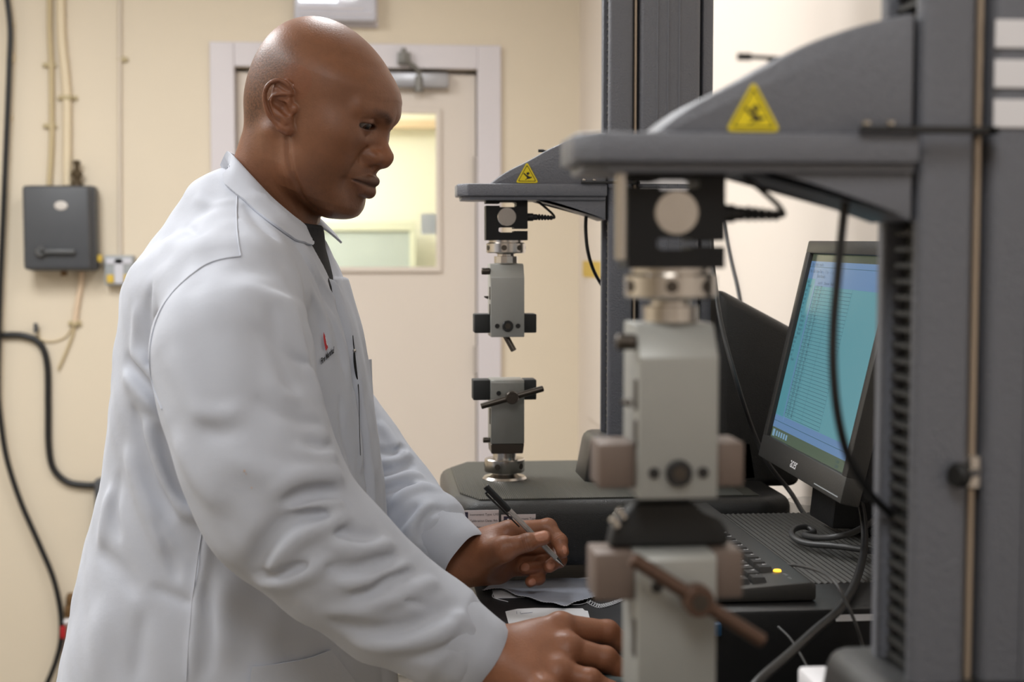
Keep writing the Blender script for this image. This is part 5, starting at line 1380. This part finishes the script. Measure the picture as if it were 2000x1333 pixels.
mx.inputs['A'].default_value = srgb(112, 73, 51); mx.inputs['B'].default_value = srgb(143, 95, 66)
nt.links.new(n1.outputs['Fac'], mx.inputs['Factor'])
ml_ = nt.nodes.new('ShaderNodeMix'); ml_.data_type = 'RGBA'; ml_.blend_type = 'MULTIPLY'; ml_.inputs['Factor'].default_value = 1
nt.links.new(mx.outputs['Result'], ml_.inputs['A']); nt.links.new(at.outputs['Color'], ml_.inputs['B']); nt.links.new(ml_.outputs['Result'], b.inputs['Base Color'])
b.inputs['Roughness'].default_value = .46; b.inputs['Specular IOR Level'].default_value = .5
b.inputs['Subsurface Weight'].default_value = .12; b.inputs['Subsurface Radius'].default_value = (.006, .0025, .0015); b.inputs['Subsurface Scale'].default_value = 1.0
bp = nt.nodes.new('ShaderNodeBump'); bp.inputs['Strength'].default_value = .22; bp.inputs['Distance'].default_value = .0012
nt.links.new(n2.outputs['Fac'], bp.inputs['Height']); nt.links.new(bp.outputs['Normal'], b.inputs['Normal'])
M['skin'] = skin

cloth, nt, b = new_mat('white_coat_cloth')
tc = nt.nodes.new('ShaderNodeTexCoord')
b.inputs['Base Color'].default_value = srgb(192, 196, 206); b.inputs['Roughness'].default_value = .82; b.inputs['Specular IOR Level'].default_value = .25
b.inputs['Sheen Weight'].default_value = .12
n1 = nt.nodes.new('ShaderNodeTexNoise'); n1.inputs['Scale'].default_value = 16; n1.inputs['Detail'].default_value = 5; n1.inputs['Roughness'].default_value = .55
n2 = nt.nodes.new('ShaderNodeTexNoise'); n2.inputs['Scale'].default_value = 1400
nt.links.new(tc.outputs['Object'], n1.inputs['Vector']); nt.links.new(tc.outputs['Object'], n2.inputs['Vector'])
b1 = nt.nodes.new('ShaderNodeBump'); b1.inputs['Strength'].default_value = .35; b1.inputs['Distance'].default_value = .004
b2 = nt.nodes.new('ShaderNodeBump'); b2.inputs['Strength'].default_value = .15; b2.inputs['Distance'].default_value = .0006
nt.links.new(n1.outputs['Fac'], b1.inputs['Height']); nt.links.new(n2.outputs['Fac'], b2.inputs['Height']); nt.links.new(b1.outputs['Normal'], b2.inputs['Normal']); nt.links.new(b2.outputs['Normal'], b.inputs['Normal'])
M['cloth'] = cloth
M['shirt'] = mat('black_knit', srgb(24, 24, 26), .9, bump=.3, bscale=900)
M['trousers'] = mat('dark_trousers', srgb(44, 46, 54), .85, bump=.2, bscale=500)
M['shoe'] = mat('black_shoe_leather', srgb(24, 23, 22), .4)

# ------------------------------------------------------------------ build the man
hipc = np.array((_c[0] + 0)); foot = Wd(430, 1500, DM)
person = thing('person', 'bald man in a white lab coat standing at the bench holding a pen', 'person', (float(foot[0]), float(foot[1]), FL))
import time; t0 = time.time()
parts = []
def box_of(pts, m): P = np.array(pts, float); return P.min(0) - m, P.max(0) + m
corners = [from_head((a, b_, c)) for a in (-.10, .115) for b_ in (-.095, .095) for c in (-.115, .118)] + [Wd(505, 470, 1.68)]
lo, hi = box_of(corners, .012); hi[2] = from_head((-.03, 0, .118))[2] + .01
V, Q = surface_net(head_sdf, lo, hi, .0014)
parts.append((V, Q, skin_tint(V.astype(f32))))
print('head', len(V), time.time() - t0)
NAIL = np.array((1.75, 2.1, 2.7))
for H, fn, rt in ((LH, lh_fn, False), (RH, rh_fn, True)):
    allp = [p for k in H for p in H[k]]
    lo, hi = box_of(allp, .035)
    V, Q = surface_net(fn, lo, hi, .0012)
    c = np.ones((len(V), 3), f32)
    if not rt:
        for nme, (px, py), w_, l_ in NAILS_L:
            p = march(fn, px, py, 1.55, 1.9)
            if p is None: continue
            A, B = np.array(H[nme][2]), np.array(H[nme][3]); ax = (B - A) / np.linalg.norm(B - A)
            rel = V - p; al = rel @ ax; pe = np.linalg.norm(rel - al[:, None] * ax, axis=1)
            m = np.clip(2.5 * (1.2 - ((np.abs(al) / l_) ** 3 + (pe / w_) ** 3)), 0, 1)
            c = c * (1 - m[:, None]) + NAIL * c * m[:, None]
        A, B_, Cc = [np.array(H['thumb'][i]) for i in (1, 2, 3)]; ax = (Cc - A) / np.linalg.norm(Cc - A)
        for o_ in (-.0042, -.0012, .0016):  # thumb joint creases: their shade painted into the tint as dark lines
            tt_ = (V - B_) @ ax - o_; m = (gauss(tt_, .0008) * (np.linalg.norm(V - B_, axis=1) < .016))[:, None] * .55
            c = c * (1 - m) + np.array((.5, .42, .4)) * c * m
    for nme in ('index', 'middle', 'ring', 'little', 'thumb'):      # paler, pinker fingertips
        dist = np.linalg.norm(V - np.array(H[nme][3]), axis=1); m = np.clip(1.3 - dist / .018, 0, 1)[:, None] * .6
        c = c * (1 - m) + np.array((1.18, 1.05, 1.05)) * c * m
    parts.append((V, Q, (c * np.array((1.22, 1.17, 1.19))).astype(f32)))
# neck to wrists under the clothes
def core_sdf(P):
    d = cone(P, Wd(505, 455, 1.68), Wd(476, 700, DM), .052, .085)
    d = smin(d, cone(P, Wd(476, 700, DM), Wd(455, 1250, DM), .085, .085), .05)
    for S, H in ((SLEEVE_R, RH), (SLEEVE_L, LH)):
        n_ = len(S[0]); d = smin(d, chain(P, list(S[0][:-1]) + [H['wrist'][1]], [r * .55 for r in S[1][:-1]] + [.025], .03), .04)
    return d
V, Q = surface_net(core_sdf, *box_of([Wd(120, 1300, DM), Wd(760, 430, DM)] + list(SLEEVE_R[0]) + list(SLEEVE_L[0]), .13), .012)
parts.append((V, Q, np.ones((len(V), 3), f32)))
n0 = 0; VV, QQ, CC = [], [], []
for V, Q, c in parts: VV.append(V); QQ.append(Q + n0); CC.append(c); n0 += len(V)
body = mesh_obj('body', np.concatenate(VV), np.concatenate(QQ), M['skin'], person, np.concatenate(CC))
# eyes
me_, nt, b = new_mat('eye_surface'); b.inputs['Roughness'].default_value = .22
at = nt.nodes.new('ShaderNodeAttribute'); at.attribute_name = 'tint'; nt.links.new(at.outputs['Color'], b.inputs['Base Color'])
for s in (1, -1):
    c0 = EYE * np.array((1, s, 1)); gz = np.array((.86, -.30, -.40)); gz /= np.linalg.norm(gz)
    V, Q = surface_net(lambda P: np.linalg.norm(P, axis=1) - .0124, (-.0145,) * 3, (.0145,) * 3, .0009)
    cs = V @ gz / np.linalg.norm(V, axis=1)
    col = np.where((cs > .955)[:, None], (.012, .008, .006), np.where((cs > .87)[:, None], (.045, .022, .012), (.17, .14, .125)))
    mesh_obj('eye', from_head(V + c0), Q, me_, body, col.astype(f32))
print('skin', time.time() - t0)
# coat
lo, hi = box_of([Wd(90, 2000, DM), Wd(790, 380, DM)] + list(SLEEVE_R[0]) + list(SLEEVE_L[0]), .10)
lo[2] = zf_[0] - .02
V, Q = surface_net(coat_sdf, lo, hi, .0032, margin=1.5, newton=2)
V = smooth_mesh(V, Q, 1, .25)
coat = mesh_obj('lab_coat', V, Q, M['cloth'], person, label='long white lab coat with creased sleeves')
print('coat', len(V), time.time() - t0)
# black shirt showing in the open neck
def shirt_sdf(P):
    d = coat_base(P) + .006
    d = smin(d, cone(P, Wd(505, 442, 1.68), Wd(480, 520, 1.67), .068, .10), .03)
    top = (P - Wd(575, 428, 1.68).astype(f32)) @ (HT * .75 + ZV * .25).astype(f32)
    return smax(d, top, .004)
V, Q = surface_net(shirt_sdf, *box_of([Wd(470, 700, DM), Wd(700, 430, DM), Wd(560, 500, 1.56), Wd(560, 500, 1.78)], .03), .0045)
mesh_obj('shirt', V, Q, M['shirt'], person, label='black shirt showing in the open collar')

def on_many(fn, pts, off=0.0, d0=1.2, d1=2.1):
    P = march_many(fn, pts, d0, d1); ok = ~np.isnan(P[:, 0])
    if ok.any(): P[ok] += grad_many(fn, P[ok], .004) * off
    return P
def on_coat(px, py, off=.0, d0=1.2, d1=2.1):
    p = on_many(coat_sdf, [(px, py)], off, d0, d1)[0]
    return None if np.isnan(p[0]) else p
torso_fn = lambda P: torso_all(P) - folds_disp(P, 'body')
def sheet_mesh(name, rows, m, parent, thick=.0022, label=None, flip=False):
    """rows: equal-length lists of points -> a cloth sheet with thickness"""
    G = np.array([[np.asarray(p, float) for p in r] for r in rows])
    du = np.gradient(G, axis=0); dv = np.gradient(G, axis=1); N = np.cross(du, dv); N /= np.linalg.norm(N, axis=2)[:, :, None] + 1e-12
    b = bmesh.new(); n_, m_ = G.shape[:2]
    A = [[b.verts.new(Vector(G[i, k])) for k in range(m_)] for i in range(n_)]
    B = [[b.verts.new(Vector(G[i, k] - N[i, k] * thick)) for k in range(m_)] for i in range(n_)]
    for i in range(n_ - 1):
        for k in range(m_ - 1):
            b.faces.new((A[i][k], A[i + 1][k], A[i + 1][k + 1], A[i][k + 1])); b.faces.new((B[i][k], B[i][k + 1], B[i + 1][k + 1], B[i + 1][k]))
    ring = [(i, 0) for i in range(n_)] + [(n_ - 1, k) for k in range(1, m_)] + [(i, m_ - 1) for i in range(n_ - 2, -1, -1)] + [(0, k) for k in range(m_ - 2, 0, -1)]
    for (i, k), (p, q) in zip(ring, ring[1:] + ring[:1]): b.faces.new((A[i][k], B[i][k], B[p][q], A[p][q]))
    return obj(name, b, m, parent, 50, label=label)
# collar: folded band round the neck, right half measured, left half its mirror
fold_line = [(446, 296, 1.668), (460, 308, 1.648), (494, 345, 1.622), (532, 385, 1.612), (570, 418, 1.615), (598, 441, 1.632), (612, 468, 1.652)]
inner = [(456, 312, 1.668), (472, 326, 1.655), (505, 368, 1.638), (540, 405, 1.628), (572, 436, 1.632), (596, 456, 1.644), (606, 476, 1.660)]
outer = [(421, 347, 1.668), (430, 354, 1.640), (464, 380, 1.60), (508, 418, 1.585), (552, 453, 1.59), (587, 473, 1.603), (609, 481, 1.634)]
def push_many(P, gap, fn=None):
    fn = fn or coat_sdf; P = np.array(P, float)
    for _ in range(5):
        v = fn(P.astype(f32)).astype(float); m = v < gap
        if not m.any(): break
        P[m] += grad_many(fn, P[m]) * ((gap - v[m]) * .9)[:, None]
    return P
near_out = []
o2 = spline([np.array(p, float) for p in outer], 6)
hits = march_many(coat_sdf, [(q[0], q[1]) for q in o2], 1.45, 1.72)
back_ = push_many([Wd(*q) for q in o2], .004)
for k, (px, py, d_) in enumerate(o2):
    p = hits[k]
    near_out.append(p - np.array((0, .0045, -.0008)) if k > 5 and not np.isnan(p[0]) and abs(float((p - CAM) @ FWDH) - d_) < .06 else back_[k])
near_fold = [Wd(*p) for p in spline([np.array(p, float) for p in fold_line], 6)]
near_in = [Wd(*p) for p in spline([np.array(p, float) for p in inner], 6)]
near_out = [np.mean(near_out[max(0, i - 2):i + 3], axis=0) if 1 < i < len(near_out) - 2 else p for i, p in enumerate(near_out)]
dense = []
for F_, I_, O_ in zip(near_fold, near_in, near_out):
    up_ = (F_ - I_); crest = F_ + np.array((0, 0, .003))
    col = spline([I_, F_, F_ * .66 + O_ * .34 + ZV * .0035, F_ * .30 + O_ * .70 + ZV * .0022, O_], 4)
    dense.append(col)
far = [[mirror(p) for p in c] for c in dense[::-1]]
def clear(cols_):
    A = np.array([[np.asarray(p, float) for p in c] for c in cols_]); sh = A[:, 7:].shape
    A[:, 7:] = push_many(A[:, 7:].reshape(-1, 3), .0034).reshape(sh); return A
dense, far = list(clear(dense)), list(clear(far))
cols = far[6:-1] + dense
sheet_mesh('collar', [[c[i] for c in cols] for i in range(len(cols[0]))], M['cloth'], coat, .0025)
def patch(name, poly_rows, off, m=None, label=None, d0=1.2, thick=.002, n=10, torso=False):
    """cloth piece lying on the coat: rows of pixel points found on the coat's surface"""
    rows = []
    A = [spline([np.array(p, float) for p in r], max(1, n // (len(r) - 1))) for r in poly_rows]
    L = min(len(r) for r in A); R_ = len(A)
    K = 8; pts = []
    for k in range(K + 1):
        s = k / K * (R_ - 1); i = min(int(s), R_ - 2); f = s - i
        pts += [A[i][j] * (1 - f) + A[i + 1][j] * f for j in range(L)]
    P = on_many(torso_fn if torso else coat_sdf, pts, off, d0)
    for k in range(1, len(P)):
        if np.isnan(P[k][0]): P[k] = P[k - 1]
    rows = P.reshape(K + 1, L, 3)
    return sheet_mesh(name, rows, m or M['cloth'], coat, thick, label)
def seam(name, pts, r=.0007, n=6, off=.0002, torso=False):
    P = on_many(torso_fn if torso else coat_sdf, [q for q in spline([np.array(p, float) for p in pts], n)], off)
    P = [p for p in P if not np.isnan(p[0])]
    # skip jumps
    out = [P[0]]
    for p in P[1:]:
        if np.linalg.norm(p - out[-1]) < .08: out.append(p)
    return obj(name, tube(NB(), out, r, 6, 2), M['cloth'], coat, 60)
seam('shoulder_seam', [(463, 384), (462, 420), (464, 460), (470, 500)])
seam('armhole_seam', [(470, 501), (430, 507), (394, 522), (350, 558), (318, 598), (298, 650), (292, 700), (298, 752), (316, 800)])
seam('side_seam', [(402, 980), (394, 1040), (384, 1110), (374, 1190), (368, 1260), (364, 1330)], torso=True)
for S, ov in ((SLEEVE_R, 1.06), (SLEEVE_L, 1.04)):
    a, b0 = np.array(S[0][-1]), np.array(S[0][-2]); ax = (a - b0) / np.linalg.norm(a - b0)
    s1 = np.cross(ax, ZV); s1 /= np.linalg.norm(s1); s2 = np.cross(s1, ax)
    r0 = S[1][-1]; slope = (S[1][-2] - S[1][-1]) / np.linalg.norm(a - b0)
    prof = [(-.046, r0 + .046 * slope + .0002), (-.044, r0 + .044 * slope + .0024), (-.030, r0 + .03 * slope + .0022), (-.012, r0 + .012 * slope + .0020), (.003, r0 + .0012), (.0045, r0 - .0002), (.003, r0 - .0018), (-.02, r0 - .0010), (-.04, r0 - .001)]
    rows = []
    for t, rr in prof:
        row = []
        for k in range(49):
            an = 2 * math.pi * k / 48
            wob = 1 + .035 * math.sin(2 * an + .6) + .018 * math.sin(3 * an + t * 60) + .010 * math.sin(7 * an)
            row.append(a + ax * (t + .0015 * math.sin(3 * an)) + (s1 * math.cos(an) + s2 * math.sin(an) * ov) * rr * wob)
        rows.append(row)
    b_ = bmesh.new(); g = [[b_.verts.new(Vector([float(c) for c in p])) for p in r_[:-1]] for r_ in rows]
    for i in range(len(g) - 1):
        for j in range(48): b_.faces.new((g[i][j], g[i][(j + 1) % 48], g[i + 1][(j + 1) % 48], g[i + 1][j]))
    obj('cuff', b_, M['cloth'], coat, 50)
patch('pocket', [[(492, 1302), (540, 1297), (600, 1286), (642, 1270)], [(490, 1312), (540, 1308), (600, 1298), (652, 1282)], [(488, 1332), (540, 1332), (600, 1332), (690, 1332)], [(487, 1362), (540, 1362), (600, 1362), (700, 1362)]], .0035, torso=True)
# far chest pocket standing off the left front
pk = [[PW(712, 704, 1.735), PW(726, 702, 1.775)], [PW(716, 760, 1.735), PW(728, 760, 1.775)], [PW(720, 830, 1.735), PW(730, 830, 1.775)]]
sheet_mesh('chest_pocket', pk, M['cloth'], coat, .003)
# black gap at the front edge with a glinting stud
gp = [on_coat(px, py, .0028) for px, py in [(687, 656), (688, 682), (691, 706), (694, 730), (697, 752), (697, 790), (698, 840), (700, 890)]]
gp = [p for p in gp if p is not None]
obj('front_gap', tube(NB(), gp, lambda t: .0004 + .0012 * math.exp(-((t - .32) / .2) ** 2), 8, 4), M['shirt'], coat, 60)
sp = on_coat(689, 686, .003); b_ = NB(); bmesh.ops.create_uvsphere(b_, u_segments=10, v_segments=8, radius=.0022); bmesh.ops.translate(b_, verts=b_.verts, vec=Vector(sp)); obj('stud', b_, M['steel'], coat, 60)
# embroidered badge: red flame shield with a white squiggle over two words
c0 = on_coat(632, 680, .0); cx_ = on_coat(650, 672, .0); 
def on_px(poly, off, bm, mi):
    vs = [on_coat(px, py, off) for px, py in poly]
    vs = [bm.verts.new(Vector([float(c) for c in v])) for v in vs if v is not None]
    if len(vs) > 2: bm.faces.new(vs).material_index = mi
b_ = NB()
on_px([(628, 649), (631, 656), (632, 660), (637, 680), (632, 687), (628.5, 670), (627, 658)], .0030, b_, 0)
on_px([(630.5, 660), (632, 660), (634, 667), (633, 669), (635.5, 675), (634, 676), (632, 670), (632.5, 668)], .0036, b_, 1)
obj('badge', b_, [M['red'], M['white']], coat, label='red embroidered flame badge')
t_ = text_bm('Fire Marshal', 1.0, Matrix.Identity(4), bold=.035)
bmesh.ops.triangulate(t_, faces=t_.faces)
xs = [v.co.x for v in t_.verts]; w_ = max(xs)
o0 = on_coat(625, 712, .0); 
tv = list(t_.verts)
P_ = on_many(coat_sdf, [(624.5 + 25.5 * (v.co.x / w_), 713 - 24 * (v.co.x / w_) - 17.0 * v.co.y) for v in tv], .0016)
for v, p in zip(tv, P_): v.co = Vector([float(c) for c in (o0 if np.isnan(p[0]) else p)])
obj('lettering', t_, M['ink'], coat, label='dark embroidered words on the chest')
# stains on the sleeve
b_ = NB()
for px, py, r in ((478, 920, 2.2), (492, 953, 1.6), (481, 926, 1.2)): on_px([(px + r * math.cos(k), py + r * 1.3 * math.sin(k)) for k in np.linspace(0, 6.28, 9)[:-1]], .0009, b_, 0)
obj('sleeve_stain', b_, mat('tan_stain', srgb(206, 184, 172), .85), coat)
# trousers and shoes below the coat
tz = zf_[0] + .25
def leg_pts(s): 
    h_ = np.array((foot[0], foot[1], FL)) + BV * (.10 * s); return [h_ + np.array((0, 0, tz - FL)), h_ + BU * .02 + np.array((0, 0, .5)), h_ + np.array((0, 0, .07))], h_
b_ = NB()
for s in (-1, 1):
    lp, h_ = leg_pts(s); tube(b_, lp, lambda t: .092 - .022 * t, 20, 6)
obj('trousers', b_, M['trousers'], person, 60)
for s in (-1, 1):
    lp, h_ = leg_pts(s); b_ = NB(); bmesh.ops.create_uvsphere(b_, u_segments=20, v_segments=12, radius=1)
    for v in b_.verts: v.co = Vector((v.co.x * .14, v.co.y * .048, max(v.co.z, -.35) * .075))
    bmesh.ops.translate(b_, verts=b_.verts, vec=(0, 0, .35 * .075))
    bmesh.ops.transform(b_, matrix=Matrix.Translation(Vector(h_ + BU * .06)) @ Matrix.Rotation(-TH - PHI, 4, 'Z'), verts=b_.verts)
    obj('shoe', b_, M['shoe'], person, 60)

# ------------------------------------------------------------------ the pen in his left hand
pa, pb_ = Wd(948, 950, 1.692), Wd(1101, 1106, 1.716)
pen = thing('ballpoint_pen', 'clear barrelled ballpoint pen with black cap end held in his left hand', 'pen', pb_)
ax = (pb_ - pa) / np.linalg.norm(pb_ - pa); LP = np.linalg.norm(pb_ - pa)
at_ = lambda t: pa + ax * (LP * t)
mp, nt, b = new_mat('clear_barrel'); b.inputs['Base Color'].default_value = srgb(214, 210, 206); b.inputs['Transmission Weight'].default_value = .55; b.inputs['Roughness'].default_value = .15
bm = cyl(NB(), at_(.30), at_(.90), .0034, .0032, 8); obj('barrel', bm, mp, pen, 30)
obj('ink_tube', cyl(NB(), at_(.52), at_(.93), .0022, seg=10), M['ink'], pen, 40)
bm = cyl(NB(), at_(0), at_(.30), .0039, .0039, 18, .0008)
sd = np.cross(ax, FWDH); sd /= np.linalg.norm(sd)
cyl(bm, at_(.06) + sd * .0062 * -1, at_(.47) + sd * .0052 * -1, .0014, .0009, 8); cyl(bm, at_(.05), at_(.05) + sd * -.0066, .0014, seg=8)
obj('pen_cap', bm, M['black_smooth'], pen, 40)
bm = cyl(NB(), at_(.90), at_(.955), .0032, .0022, 16); cyl(bm, at_(.955), at_(.992), .0016, .0007, 12); cyl(bm, at_(.99), at_(1.0), .0006, .0004, 8)
obj('nib', bm, M['steel'], pen, 40)
print('person', time.time() - t0)
